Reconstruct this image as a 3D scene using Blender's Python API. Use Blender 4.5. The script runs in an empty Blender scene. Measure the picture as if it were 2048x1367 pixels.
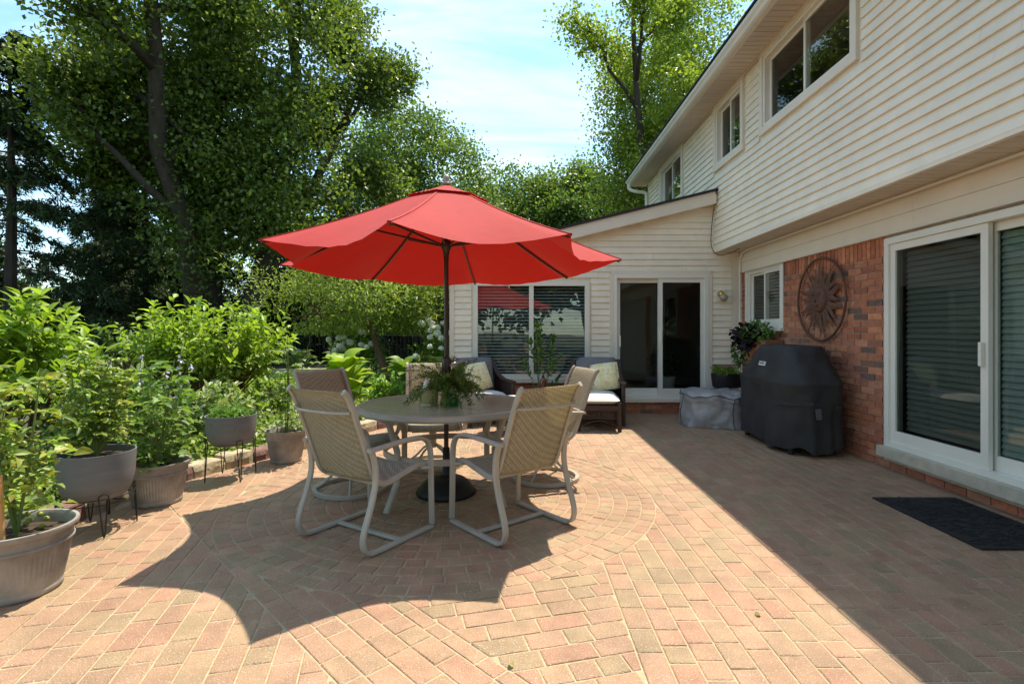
import bpy, math, random
import numpy as np
from mathutils import Vector, Matrix
R = math.radians
SC = bpy.context.scene
COL = SC.collection
# ------------------------------------------------------------------ camera
cam_d = bpy.data.cameras.new('camera'); cam = bpy.data.objects.new('camera', cam_d); COL.objects.link(cam)
cam.location = (0, 0, 1.3); cam.rotation_euler = (R(90), 0, 0)
cam_d.sensor_width = 36; cam_d.lens = 18.457
cam_d.shift_x = -0.0054; cam_d.shift_y = -0.0115
cam_d.clip_end = 2000; cam_d.clip_start = .05
SC.camera = cam
# ------------------------------------------------------------------ sky + sun
SUN_H = Vector((.222, .34, 1.0))            # towards the sun, per metre of height
w = bpy.data.worlds.new('World'); SC.world = w; w.use_nodes = True
nt = w.node_tree; nt.nodes.clear(); N = nt.nodes.new; K = nt.links.new
out = N('ShaderNodeOutputWorld'); bg = N('ShaderNodeBackground'); bg.inputs['Strength'].default_value = .15
sky = N('ShaderNodeTexSky'); sky.sky_type = 'NISHITA'; sky.sun_disc = False
sky.sun_elevation = math.atan2(1, math.hypot(SUN_H.x, SUN_H.y)); sky.sun_rotation = math.atan2(SUN_H.x, SUN_H.y)
sky.air_density = 1.0; sky.dust_density = .4; sky.ozone_density = 2.2
tc = N('ShaderNodeTexCoord'); sep = N('ShaderNodeSeparateXYZ'); K(tc.outputs['Generated'], sep.inputs[0])
za = N('ShaderNodeMath'); za.operation = 'ADD'; K(sep.outputs['Z'], za.inputs[0]); za.inputs[1].default_value = .18
zm = N('ShaderNodeMath'); zm.operation = 'MAXIMUM'; K(za.outputs[0], zm.inputs[0]); zm.inputs[1].default_value = .05
dv = N('ShaderNodeVectorMath'); dv.operation = 'DIVIDE'; K(tc.outputs['Generated'], dv.inputs[0])
cmb = N('ShaderNodeCombineXYZ'); [K(zm.outputs[0], cmb.inputs[i]) for i in range(3)]; K(cmb.outputs[0], dv.inputs[1])
mp = N('ShaderNodeMapping'); mp.inputs['Rotation'].default_value = (0, 0, R(-24)); mp.inputs['Scale'].default_value = (.8, 3.0, 0.0)
K(dv.outputs[0], mp.inputs[0])
n1 = N('ShaderNodeTexNoise'); n1.inputs['Scale'].default_value = 1.1; n1.inputs['Detail'].default_value = 7; n1.inputs['Roughness'].default_value = .58; n1.inputs['Distortion'].default_value = .5
K(mp.outputs[0], n1.inputs['Vector'])
cr = N('ShaderNodeValToRGB'); cr.color_ramp.elements[0].position = .43; cr.color_ramp.elements[1].position = .70
cr.color_ramp.elements[0].color = (.0, .0, .0, 1); cr.color_ramp.elements[1].color = (.9, .9, .9, 1)
K(n1.outputs['Fac'], cr.inputs[0])
sk2 = N('ShaderNodeVectorMath'); sk2.operation = 'MULTIPLY'; K(sky.outputs[0], sk2.inputs[0]); sk2.inputs[1].default_value = (.80, .97, 1.0)
mx = N('ShaderNodeMix'); mx.data_type = 'RGBA'; K(cr.outputs[0], mx.inputs['Factor']); K(sk2.outputs[0], mx.inputs['A'])
mx.inputs['B'].default_value = (3.2, 3.75, 4.0, 1)
K(mx.outputs['Result'], bg.inputs['Color']); K(bg.outputs[0], out.inputs[0])
sd = bpy.data.lights.new('sun', 'SUN'); sd.energy = 3.1; sd.angle = R(.55); sd.color = (1, .95, .86)
so = bpy.data.objects.new('sun', sd); COL.objects.link(so); so.rotation_euler = (-SUN_H).to_track_quat('-Z', 'Y').to_euler(); so.location = (5, 8, 20)
SC.view_settings.view_transform = 'Standard'; SC.view_settings.look = 'None'; SC.view_settings.exposure = 1.28; SC.view_settings.use_white_balance = True; SC.view_settings.white_balance_temperature = 7100; SC.view_settings.white_balance_tint = 8; SC.view_settings.gamma = 1
SC.render.engine = 'CYCLES'
SC.cycles.use_denoising = True; SC.cycles.max_bounces = 7; SC.cycles.transparent_max_bounces = 12
# ------------------------------------------------------------------ materials
MATS = {}
def pm(name, base, rough=.6, var=.15, scale=6., bump=0., bscale=40., spec=.4, metal=0., attr=None, col2=None, trans=0., tcol=None, speck=None, obj_var=0., stretch=None, sheen=0., stain=None):
    if name in MATS: return MATS[name]
    m = bpy.data.materials.new(name); m.use_nodes = True; MATS[name] = m
    t = m.node_tree; b = t.nodes['Principled BSDF']; L = t.links.new; A = t.nodes.new
    b.inputs['Roughness'].default_value = rough; b.inputs['Metallic'].default_value = metal; b.inputs['Specular IOR Level'].default_value = spec
    if sheen: b.inputs['Sheen Weight'].default_value = sheen
    tcn = A('ShaderNodeTexCoord'); vec = tcn.outputs['Object']
    if stretch:
        mpn = A('ShaderNodeMapping'); mpn.inputs['Scale'].default_value = stretch; L(vec, mpn.inputs[0]); vec = mpn.outputs[0]
    if attr:
        at = A('ShaderNodeAttribute'); at.attribute_name = attr; csrc = at.outputs['Color']
    else:
        rgb = A('ShaderNodeRGB'); rgb.outputs[0].default_value = (*base, 1); csrc = rgb.outputs[0]
    ns = A('ShaderNodeTexNoise'); ns.inputs['Scale'].default_value = scale; ns.inputs['Detail'].default_value = 5; L(vec, ns.inputs['Vector'])
    if col2:
        rp = A('ShaderNodeValToRGB'); rp.color_ramp.elements[0].position = .38; rp.color_ramp.elements[1].position = .62; L(ns.outputs['Fac'], rp.inputs[0])
        mm = A('ShaderNodeMix'); mm.data_type = 'RGBA'; L(rp.outputs[0], mm.inputs['Factor']); L(csrc, mm.inputs['A']); mm.inputs['B'].default_value = (*col2, 1); csrc = mm.outputs['Result']
    if var:
        mr = A('ShaderNodeMapRange'); mr.inputs['To Min'].default_value = 1 - var; mr.inputs['To Max'].default_value = 1 + var; mr.inputs['From Min'].default_value = .25; mr.inputs['From Max'].default_value = .75
        L(ns.outputs['Fac'], mr.inputs['Value'])
        mv = A('ShaderNodeVectorMath'); mv.operation = 'SCALE'; L(csrc, mv.inputs[0]); L(mr.outputs[0], mv.inputs['Scale']); csrc = mv.outputs[0]
    if obj_var:
        oi = A('ShaderNodeObjectInfo'); mr2 = A('ShaderNodeMapRange'); mr2.inputs['To Min'].default_value = 1 - obj_var; mr2.inputs['To Max'].default_value = 1 + obj_var; L(oi.outputs['Random'], mr2.inputs['Value'])
        mv2 = A('ShaderNodeVectorMath'); mv2.operation = 'SCALE'; L(csrc, mv2.inputs[0]); L(mr2.outputs[0], mv2.inputs['Scale']); csrc = mv2.outputs[0]
    if speck:
        n3 = A('ShaderNodeTexNoise'); n3.inputs['Scale'].default_value = speck[0]; n3.inputs['Detail'].default_value = 1; L(vec, n3.inputs['Vector'])
        r3 = A('ShaderNodeValToRGB'); r3.color_ramp.elements[0].position = speck[1]; r3.color_ramp.elements[1].position = speck[1] + .06; L(n3.outputs['Fac'], r3.inputs[0])
        m3 = A('ShaderNodeMix'); m3.data_type = 'RGBA'; L(r3.outputs[0], m3.inputs['Factor']); L(csrc, m3.inputs['A']); m3.inputs['B'].default_value = (*speck[2], 1); csrc = m3.outputs['Result']
    if stain:
        for sc_, lo, hi in stain:
            n4 = A('ShaderNodeTexNoise'); n4.inputs['Scale'].default_value = sc_; n4.inputs['Detail'].default_value = 6; n4.inputs['Roughness'].default_value = .65; L(tcn.outputs['Object'], n4.inputs['Vector'])
            m4 = A('ShaderNodeMapRange'); m4.inputs['From Min'].default_value = .35; m4.inputs['From Max'].default_value = .62; m4.inputs['To Min'].default_value = lo; m4.inputs['To Max'].default_value = hi; L(n4.outputs['Fac'], m4.inputs['Value'])
            v4 = A('ShaderNodeVectorMath'); v4.operation = 'SCALE'; L(csrc, v4.inputs[0]); L(m4.outputs[0], v4.inputs['Scale']); csrc = v4.outputs[0]
    L(csrc, b.inputs['Base Color'])
    if bump:
        n2 = A('ShaderNodeTexNoise'); n2.inputs['Scale'].default_value = bscale; n2.inputs['Detail'].default_value = 4; L(vec, n2.inputs['Vector'])
        bp = A('ShaderNodeBump'); bp.inputs['Strength'].default_value = bump; bp.inputs['Distance'].default_value = .01; L(n2.outputs['Fac'], bp.inputs['Height']); L(bp.outputs[0], b.inputs['Normal'])
    if trans:
        tr = A('ShaderNodeBsdfTranslucent')
        if tcol: tr.inputs[0].default_value = (*tcol, 1)
        else:
            tm = A('ShaderNodeMix'); tm.data_type = 'RGBA'; tm.blend_type = 'MULTIPLY'; tm.inputs['Factor'].default_value = 1; L(csrc, tm.inputs['A']); tm.inputs['B'].default_value = (1.3, 1.35, .6, 1); L(tm.outputs['Result'], tr.inputs[0])
        ms = A('ShaderNodeMixShader'); ms.inputs[0].default_value = trans; o = t.nodes['Material Output']
        L(b.outputs[0], ms.inputs[1]); L(tr.outputs[0], ms.inputs[2]); L(ms.outputs[0], o.inputs[0])
    return m
def glass_mat(name, tint=(.8, .85, .83), boost=.03):
    if name in MATS: return MATS[name]
    m = bpy.data.materials.new(name); m.use_nodes = True; MATS[name] = m; t = m.node_tree; t.nodes.clear(); A = t.nodes.new; L = t.links.new
    o = A('ShaderNodeOutputMaterial'); tr = A('ShaderNodeBsdfTransparent'); tr.inputs[0].default_value = (*tint, 1)
    gl = A('ShaderNodeBsdfGlossy'); gl.inputs['Roughness'].default_value = .01; lw = A('ShaderNodeLayerWeight'); lw.inputs['Blend'].default_value = .5; fr = A('ShaderNodeMath'); fr.operation = 'POWER'; fr.inputs[1].default_value = 4.5; L(lw.outputs['Facing'], fr.inputs[0])
    tcn = A('ShaderNodeTexCoord'); ns = A('ShaderNodeTexNoise'); ns.inputs['Scale'].default_value = 1.2; L(tcn.outputs['Object'], ns.inputs['Vector'])
    bp = A('ShaderNodeBump'); bp.inputs['Strength'].default_value = .04; bp.inputs['Distance'].default_value = .05; L(ns.outputs['Fac'], bp.inputs['Height']); L(bp.outputs[0], gl.inputs['Normal'])
    ad = A('ShaderNodeMath'); ad.operation = 'ADD'; ad.inputs[1].default_value = boost + .045; L(fr.outputs[0], ad.inputs[0])
    mxs = A('ShaderNodeMixShader'); L(ad.outputs[0], mxs.inputs[0]); L(tr.outputs[0], mxs.inputs[1]); L(gl.outputs[0], mxs.inputs[2]); L(mxs.outputs[0], o.inputs[0])
    return m
def tablet_glass(name):
    m = pm(name, (.50, .60, .42), .12, .1, 3, bump=.5, bscale=38, spec=.6)
    b = m.node_tree.nodes['Principled BSDF']; b.inputs['Transmission Weight'].default_value = .3; b.inputs['Roughness'].default_value = .14; b.inputs['IOR'].default_value = 1.2
    return m
SIDING = pm('cream_vinyl_siding', (.86, .765, .61), .45, .05, 2.5, obj_var=.03, stain=[(.7, .94, 1.02), (5, .97, 1.02)])
TRIM = pm('cream_aluminium_trim', (.78, .69, .56), .45, .06, 3)
WHITE = pm('white_vinyl', (.79, .75, .65), .4, .04, 4)
SOFF = pm('soffit_vinyl', (.68, .58, .47), .55, .06, 5)
BRICKM = pm('red_brick', (.4, .15, .09), .85, .22, 14, bump=.5, bscale=60, attr='tint', stain=[(1.5, .85, 1.1), (25, .85, 1.12)])
MORTAR = pm('mortar', (.52, .44, .35), .95, .2, 20, bump=.4)
PAVERM = pm('paver_clay', (.4, .3, .2), .5, .13, 9, bump=.7, bscale=130, attr='tint', speck=(170, .62, (.50, .42, .32)), spec=.5, stain=[(.9, .84, 1.06), (7, .9, 1.06)])
SAND = pm('joint_sand', (.45, .345, .215), .95, .2, 30, bump=.5, bscale=150)
CONC = pm('limestone_sill', (.50, .44, .34), .85, .15, 12, bump=.4, bscale=60)
SHING = pm('black_shingle', (.03, .03, .032), .9, .3, 30, bump=.5)
METAL = pm('taupe_metal', (.42, .38, .32), .42, .1, 8, spec=.5)
SLING = pm('woven_sling', (.60, .56, .44), .75, .18, 30, trans=.40, tcol=(.60, .56, .36), bump=.4, bscale=110)
def weave(m, sc, dark):
    t = m.node_tree; b = t.nodes['Principled BSDF']; src = b.inputs['Base Color'].links[0].from_socket; A = t.nodes.new; L = t.links.new
    tcn = A('ShaderNodeTexCoord'); mpn = A('ShaderNodeMapping'); mpn.inputs['Rotation'].default_value = (R(30), R(20), R(45)); L(tcn.outputs['Object'], mpn.inputs[0])
    ck_ = A('ShaderNodeTexChecker'); ck_.inputs['Scale'].default_value = sc; L(mpn.outputs[0], ck_.inputs[0]); ck_.inputs['Color1'].default_value = (1, 1, 1, 1); ck_.inputs['Color2'].default_value = (*dark, 1)
    mm = A('ShaderNodeMix'); mm.data_type = 'RGBA'; mm.blend_type = 'MULTIPLY'; mm.inputs['Factor'].default_value = 1; L(src, mm.inputs['A']); L(ck_.outputs[0], mm.inputs['B']); L(mm.outputs['Result'], b.inputs['Base Color'])
    for n_ in t.nodes:
        if n_.type == 'BSDF_TRANSLUCENT':
            m2 = A('ShaderNodeMix'); m2.data_type = 'RGBA'; m2.blend_type = 'MULTIPLY'; m2.inputs['Factor'].default_value = 1; m2.inputs['A'].default_value = n_.inputs[0].default_value; L(ck_.outputs[0], m2.inputs['B']); L(m2.outputs['Result'], n_.inputs[0])
weave(SLING, 88, (.66, .63, .55))
REDC = pm('red_canvas', (.53, .03, .026), .8, .10, 4, trans=.30, tcol=(.24, .002, .0015), sheen=.12, bump=.3, bscale=11)
REDS = pm('red_seam_tape', (.46, .04, .035), .85, .1, 20)
BRONZE = pm('bronze_pole', (.045, .03, .025), .35, .1, 8, spec=.6)
BLACKP = pm('black_resin', (.015, .015, .017), .45, .2, 12, bump=.2)
COVERB = pm('black_polyester', (.028, .027, .026), .7, .3, 5, bump=.35, bscale=9)
COVERG = pm('silver_cover_fabric', (.33, .31, .30), .36, .3, 6, bump=1., bscale=14, spec=.5)
WICK = pm('brown_wicker', (.055, .032, .024), .5, .35, 90, bump=.9, bscale=120)
CUSHG = pm('charcoal_cushion', (.17, .165, .17), .9, .08, 8, bump=.2, bscale=90)
CUSHW = pm('pale_grey_cushion', (.62, .60, .57), .9, .06, 8, bump=.2, bscale=90)
PILLOW = pm('yellow_damask', (.80, .66, .26), .9, .1, 26, col2=(.82, .76, .55))
POTG = pm('charcoal_planter', (.17, .175, .185), .6, .12, 5, stretch=(1, 1, 6))
POTT = pm('taupe_resin_pot', (.32, .29, .255), .65, .2, 7, bump=.25, bscale=40, stain=[(6, .72, 1.1)])
SOIL = pm('soil', (.055, .036, .022), 1, .4, 18, bump=.8, bscale=50)
MULCH = pm('mulch_ground', (.07, .055, .03), 1, .45, 3, col2=(.045, .06, .02), bump=.8, bscale=30)
LAWNM = pm('lawn', (.10, .19, .025), .9, .3, 5, bump=.5, bscale=80)
BARK = pm('bark', (.05, .037, .027), .95, .35, 9, bump=1., bscale=25, stretch=(1, 1, .2))
BARK2 = pm('brown_bark', (.12, .07, .04), .9, .3, 12, bump=.8, bscale=30, stretch=(1, 1, .3))
STEM = pm('green_stem', (.14, .20, .05), .6, .15, 12)
WIRE = pm('black_wire', (.012, .012, .012), .45, .1, 8)
LEAF = pm('leaf', (.1, .2, .03), .45, .1, 9, attr='tint', trans=.42, spec=.45)
NEEDLE = pm('needle_foliage', (.03, .05, .02), .7, .1, 5, attr='tint', trans=.15, spec=.2)
RUST = pm('rusty_metal', (.13, .062, .04), .8, .3, 14, bump=.4, bscale=50)
MATM = pm('black_rubber_mat', (.012, .012, .013), .7, .3, 20, bump=1., bscale=30)
GLASS = glass_mat('window_glass', (.9, .93, .92)); GLASSD = glass_mat('door_glass', (.78, .85, .83), .0); SCREEN = glass_mat('screened_glass', (.66, .69, .67), -.02)
ROOM = pm('room_wall', (.34, .30, .25), .9, .1, 2); DARKF = pm('room_floor', (.10, .06, .04), .5, .2, 4)
BLIND = pm('blind_slat', (.36, .37, .33), .6, .05, 3)
BRASS = pm('brass', (.65, .42, .12), .25, .1, 8, metal=1.)
TERRA = pm('cedar_wood', (.30, .13, .06), .7, .2, 10, stretch=(1, 8, 1))
BAMB = pm('wood_stake', (.55, .30, .12), .6, .15, 10, stretch=(1, 1, .2))
STONE_T = pm('tan_kerb_stone', (.40, .33, .22), .95, .3, 9, bump=1., bscale=28); STONE_R = pm('red_kerb_stone', (.20, .11, .09), .95, .3, 9, bump=1., bscale=28)
# ------------------------------------------------------------------ object helpers
def link(o, parent=None):
    COL.objects.link(o)
    if parent is not None: o.parent = parent
    return o
def tag(o, label, cat, group=None, kind=None):
    if label: o['label'] = label
    if cat: o['category'] = cat
    if group: o['group'] = group
    if kind: o['kind'] = kind
    return o
def thing(name, label, cat, loc=(0, 0, 0), rz=0, group=None):
    o = bpy.data.objects.new(name, None); o.empty_display_size = .1; link(o); o.location = loc; o.rotation_euler = (0, 0, rz)
    return tag(o, label, cat, group)
def stuff(o): o['kind'] = 'stuff'; return o
def copy_tree(o, parent=None):
    c = o.copy(); COL.objects.link(c); c.parent = parent
    for ch in [x for x in KIDS(o)]: copy_tree(ch, c)
    return c
def KIDS(o): return [x for x in bpy.data.objects if x.parent == o]
class MB:
    def __init__(s): s.v = []; s.f = []; s.c = []
    def add(s, vs, fs, col=None):
        b = len(s.v); s.v += [tuple(p) for p in vs]; s.f += [tuple(i + b for i in f) for f in fs]; s.c += [col] * len(fs); return s
    def box(s, a, b, col=None, M=None):
        x0, y0, z0 = a; x1, y1, z1 = b
        vs = [(x0, y0, z0), (x1, y0, z0), (x1, y1, z0), (x0, y1, z0), (x0, y0, z1), (x1, y0, z1), (x1, y1, z1), (x0, y1, z1)]
        if M is not None: vs = [M @ Vector(p) for p in vs]
        return s.add(vs, [(0, 3, 2, 1), (4, 5, 6, 7), (0, 1, 5, 4), (1, 2, 6, 5), (2, 3, 7, 6), (3, 0, 4, 7)], col)
    def loft(s, rings, close=True, caps=True, col=None):
        n = len(rings[0]); vs = [p for r in rings for p in r]; fs = []
        for i in range(len(rings) - 1):
            for j in range(n if close else n - 1):
                k = (j + 1) % n; fs.append((i * n + j, i * n + k, (i + 1) * n + k, (i + 1) * n + j))
        if caps and close: fs.append(tuple(range(n))[::-1]); fs.append(tuple((len(rings) - 1) * n + j for j in range(n)))
        return s.add(vs, fs, col)
    def lathe(s, prof, n=24, c=(0, 0, 0), caps=False):
        return s.loft([[(c[0] + r * math.cos(2 * math.pi * j / n), c[1] + r * math.sin(2 * math.pi * j / n), c[2] + z) for j in range(n)] for r, z in prof], True, caps)
    def sweep(s, path, sec, up=(0, 0, 1), closed=False, scale=None, caps=True):
        P = [Vector(p) for p in path]; n = len(P); rings = []; up = Vector(up); prev = None
        for i in range(n):
            a = P[(i - 1) % n] if (closed or i > 0) else P[0]; b = P[(i + 1) % n] if (closed or i < n - 1) else P[-1]
            t = (b - a); t = t.normalized() if t.length > 1e-9 else Vector((0, 0, 1))
            ref = up if prev is None else prev
            side = t.cross(ref)
            if side.length < 1e-4: side = t.cross(Vector((1, 0, 0))) if abs(t.x) < .9 else t.cross(Vector((0, 1, 0)))
            side.normalize(); nn = side.cross(t).normalized(); prev = nn
            k = scale[i] if scale else 1
            rings.append([P[i] + side * (u * k) + nn * (v * k) for u, v in sec])
        if closed: rings.append(rings[0])
        return s.loft(rings, True, caps and not closed)
    def tube(s, path, r, n=8, closed=False, scale=None): 
        return s.sweep(path, [(r * math.cos(2 * math.pi * j / n), r * math.sin(2 * math.pi * j / n)) for j in range(n)], closed=closed, scale=scale)
    def bar(s, path, wd, ht, up=(0, 0, 1)):
        a, b = wd / 2, ht / 2; e = min(a, b) * .45
        return s.sweep(path, [(-a + e, -b), (a - e, -b), (a, -b + e), (a, b - e), (a - e, b), (-a + e, b), (-a, b - e), (-a, -b + e)], up=up)
    def ball(s, c, r, n=10, sz=1.):
        return s.lathe([(max(.001, r * math.sin(math.pi * i / n)), -r * sz * math.cos(math.pi * i / n)) for i in range(n + 1)], n + 2, c)
    def build(s, name, mat, parent=None, smooth=False, bevel=0, auto=None):
        me = bpy.data.meshes.new(name); me.from_pydata(s.v, [], s.f); me.materials.append(mat)
        if any(c is not None for c in s.c):
            at = me.attributes.new('tint', 'FLOAT_COLOR', 'FACE')
            arr = np.ones((len(s.f), 4), np.float32); arr[:, :3] = [c if c is not None else (.4, .3, .2) for c in s.c]; at.data.foreach_set('color', arr.ravel())
        if smooth: me.polygons.foreach_set('use_smooth', [True] * len(me.polygons))
        me.update(); o = bpy.data.objects.new(name, me); link(o, parent)
        if bevel:
            md = o.modifiers.new('b', 'BEVEL'); md.width = bevel; md.segments = 2; md.limit_method = 'ANGLE'
        if auto:
            bpy.context.view_layer.objects.active = o
            try: me.set_sharp_from_angle(angle=R(auto))
            except Exception: pass
        return o
def spline(pts, n=8):
    P = [Vector(p) for p in pts]; o = []
    for i in range(len(P) - 1):
        a = P[max(i - 1, 0)]; b = P[i]; c = P[i + 1]; d = P[min(i + 2, len(P) - 1)]
        for k in range(n):
            t = k / n; o.append(.5 * ((2 * b) + (c - a) * t + (2 * a - 5 * b + 4 * c - d) * t * t + (3 * b - a - 3 * c + d) * t ** 3))
    o.append(P[-1]); return o
rng = np.random.default_rng(7)
def unit(a): return a / np.maximum(np.linalg.norm(a, axis=-1, keepdims=True), 1e-9)
def leaves(name, P, D, Nn, L, Wd, cols, mat, parent, six=False, fold=.25, droop=.0):
    """leaf blades: P base points, D axis, Nn rough normal"""
    n = len(P); D = unit(D); S = unit(np.cross(D, Nn)); U = np.cross(S, D)
    L = np.broadcast_to(L, n)[:, None]; Wd = np.broadcast_to(Wd, n)[:, None]
    if six:
        q = [P, P + D * L * .32 + S * Wd * .5 + U * Wd * fold, P + D * L * .68 + S * Wd * .38 + U * (Wd * fold * .6 - L * droop * .4), P + D * L - U * L * droop,
             P + D * L * .68 - S * Wd * .38 + U * (Wd * fold * .6 - L * droop * .4), P + D * L * .32 - S * Wd * .5 + U * Wd * fold, P + D * L * .5 - U * L * droop * .15]
        V = np.stack(q, 1).reshape(-1, 3); b = (np.arange(n) * 7)[:, None]
        F = np.concatenate([b + np.array([[0, 6, 2, 1]]), b + np.array([[6, 3, 2, 2]])[:, :4], b + np.array([[0, 5, 4, 6]]), b + np.array([[6, 4, 3, 3]])], 1).reshape(-1, 4)
        quads = F; tri = (quads[:, 2] == quads[:, 3]); nf = 4
    else:
        q = [P, P + D * L * .45 + S * Wd * .5 + U * Wd * fold, P + D * L - U * L * droop, P + D * L * .45 - S * Wd * .5 + U * Wd * fold]
        V = np.stack(q, 1).reshape(-1, 3); b = (np.arange(n) * 4)[:, None]
        quads = np.concatenate([b + np.array([[0, 2, 1, 1]]), b + np.array([[0, 3, 2, 2]])], 1).reshape(-1, 4); tri = np.ones(len(quads), bool); nf = 2
    cnt = np.where(tri, 3, 4); starts = np.concatenate([[0], np.cumsum(cnt)[:-1]]); mask = np.ones((len(quads), 4), bool); mask[tri, 3] = False
    loops = quads[mask]
    me = bpy.data.meshes.new(name); me.vertices.add(len(V)); me.vertices.foreach_set('co', V.astype(np.float32).ravel())
    me.loops.add(len(loops)); me.loops.foreach_set('vertex_index', loops.astype(np.int32)); me.polygons.add(len(quads))
    me.polygons.foreach_set('loop_start', starts.astype(np.int32))
    me.materials.append(mat); me.update(calc_edges=True)
    at = me.attributes.new('tint', 'FLOAT_COLOR', 'FACE'); c4 = np.ones((n, 4), np.float32); c4[:, :3] = cols
    at.data.foreach_set('color', np.repeat(c4, nf, 0).ravel())
    o = bpy.data.objects.new(name, me); link(o, parent); return stuff(o)
def tints(n, cols, jit=.18, r=rng):
    cols = np.array(cols); c = cols[r.integers(0, len(cols), n)]; return np.clip(c * (1 + r.normal(0, jit, (n, 1))), .004, .95)
# ------------------------------------------------------------------ ground
def sheet(name, x0, x1, y0, y1, z, mat, n=1, amp=0):
    m = MB(); N_ = n + 1
    m.add([(x0 + (x1 - x0) * i / n, y0 + (y1 - y0) * j / n, z + (random.uniform(-amp, amp) if amp else 0)) for j in range(N_) for i in range(N_)],
          [(j * N_ + i, j * N_ + i + 1, (j + 1) * N_ + i + 1, (j + 1) * N_ + i) for j in range(n) for i in range(n)])
    o = m.build(name, mat); o['kind'] = 'structure'; return o
random.seed(3)
sheet('ground', -150, 150, -150, 250, -.05, MULCH)
lawn = sheet('lawn', -14, -1.2, 9.5, 16.5, -.02, LAWNM)
# kerb curve (front face of the edging stones)
KERB = spline([(-2.75, .2, 0), (-2.9, 1.6, 0), (-2.95, 2.6, 0), (-2.97, 3.4, 0), (-2.98, 3.95, 0), (-2.86, 4.5, 0), (-2.68, 4.95, 0), (-2.5, 5.35, 0), (-2.2, 6.0, 0), (-1.85, 6.8, 0), (-1.5, 7.5, 0), (-1.2, 8.1, 0)], 10)
def kerb_x(y):
    for a, b in zip(KERB, KERB[1:]):
        if a.y <= y <= b.y: return a.x + (b.x - a.x) * (y - a.y) / (b.y - a.y)
    return KERB[0].x if y < KERB[0].y else KERB[-1].x
# garden bed soil sheet behind the kerb
m = MB(); bedv = []; bedf = []
for p in KERB: bedv += [(p.x - .12, p.y, .045), (p.x - 1.6, p.y + .25, .06), (p.x - 7, p.y + 1.2, .0)]
for i in range(len(KERB) - 1):
    for j in range(2): a = i * 3 + j; bedf.append((a, a + 1, a + 4, a + 3))
m.add(bedv, bedf); bed = m.build('garden_bed', MULCH); bed['kind'] = 'structure'
# ------------------------------------------------------------------ patio with pavers
def clip(poly, a, b, c):
    o = []; n = len(poly)
    for i in range(n):
        p = poly[i]; q = poly[(i + 1) % n]; dp = a * p[0] + b * p[1] - c; dq = a * q[0] + b * q[1] - c
        if dp <= 0: o.append(p)
        if (dp < 0 < dq) or (dq < 0 < dp): t = dp / (dp - dq); o.append((p[0] + (q[0] - p[0]) * t, p[1] + (q[1] - p[1]) * t))
    return o
def area(p): return abs(sum(p[i][0] * p[(i + 1) % len(p)][1] - p[(i + 1) % len(p)][0] * p[i][1] for i in range(len(p)))) / 2
CX, CY, CR = -.57, 4.2, 1.62
PAVE_COLS = [(.42, .235, .14), (.425, .245, .15), (.405, .25, .145), (.385, .245, .138), (.35, .235, .13), (.415, .24, .14), (.41, .215, .13), (.38, .225, .132)]
pav = []          # (poly, colour)
rp = random.Random(11)
def pcol():
    c = rp.choice(PAVE_COLS); k = rp.uniform(.87, 1.02); return tuple(x * k for x in c)
def field(u, org, cw, half, tests, lens, seed, circ=True, bbox=(-3.2, 3.5, -.4, 8.2)):
    v = (-u[1], u[0]); r = random.Random(seed); g = .0036
    for i in range(-int(half / cw), int(half / cw)):
        t = -half + r.uniform(0, .2)
        while t < half:
            L = r.choice(lens); a, b = t + g, t + L - g; c0, c1 = i * cw + g, (i + 1) * cw - g; t += L
            poly = [(org[0] + u[0] * p + v[0] * q, org[1] + u[1] * p + v[1] * q) for p, q in ((a, c0), (b, c0), (b, c1), (a, c1))]
            cx = sum(p[0] for p in poly) / 4; cy = sum(p[1] for p in poly) / 4
            if not (bbox[0] < cx < bbox[1] and bbox[2] < cy < bbox[3]): continue
            for (A, B, C) in tests:
                poly = clip(poly, A, B, C)
                if len(poly) < 3: break
            if len(poly) < 3: continue
            if circ:
                cx = sum(p[0] for p in poly) / len(poly); cy = sum(p[1] for p in poly) / len(poly); d = math.hypot(cx - CX, cy - CY) or 1
                nx, ny = (cx - CX) / d, (cy - CY) / d
                poly = clip(poly, -nx, -ny, -(nx * CX + ny * CY + CR + .004))
                if len(poly) < 3: continue
            if area(poly) > .0018: pav.append((poly, pcol()))
nb = (.714, .70); db = (.70, -.714); g2 = .004
FL = (.115, .172, .172, .228)
field((0, 1), (.48, 0), .112, 9, [(-1, 0, -.48 - g2)], FL, 1)
field((0, 1), (.48, 0), .112, 9, [(1, 0, .48 - .002), (-1, 0, .57 - g2), (0, -1, -4.2)], FL, 2)
ul = (-.25, .968)
field(ul, (-1.9, 3.0), .112, 9, [(nb[0], nb[1], .88 - g2)], FL, 3)
field(ul, (-1.9, 3.0), .112, 9, [(-nb[0], -nb[1], -.88 - g2), (db[0], db[1], db[0] * CX + db[1] * CY - g2), (1, 0, -.57 - g2)], FL, 4)
field(db, (-1.0, 2.25), .112, 6, [(-nb[0], -nb[1], -.88 - g2), (nb[0], nb[1], 1.385 - g2), (-db[0], -db[1], -(db[0] * CX + db[1] * CY) - g2)], FL, 5)
field((.968, .25), (.3, 2.2), .112, 6, [(-nb[0], -nb[1], -1.385 - g2), (1, 0, .48 - g2), (0, 1, 4.2)], FL, 6)
r0 = .095
pav.append(([(CX + .085 * math.cos(k * math.pi / 4), CY + .085 * math.sin(k * math.pi / 4)) for k in range(8)], pcol()))
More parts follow.
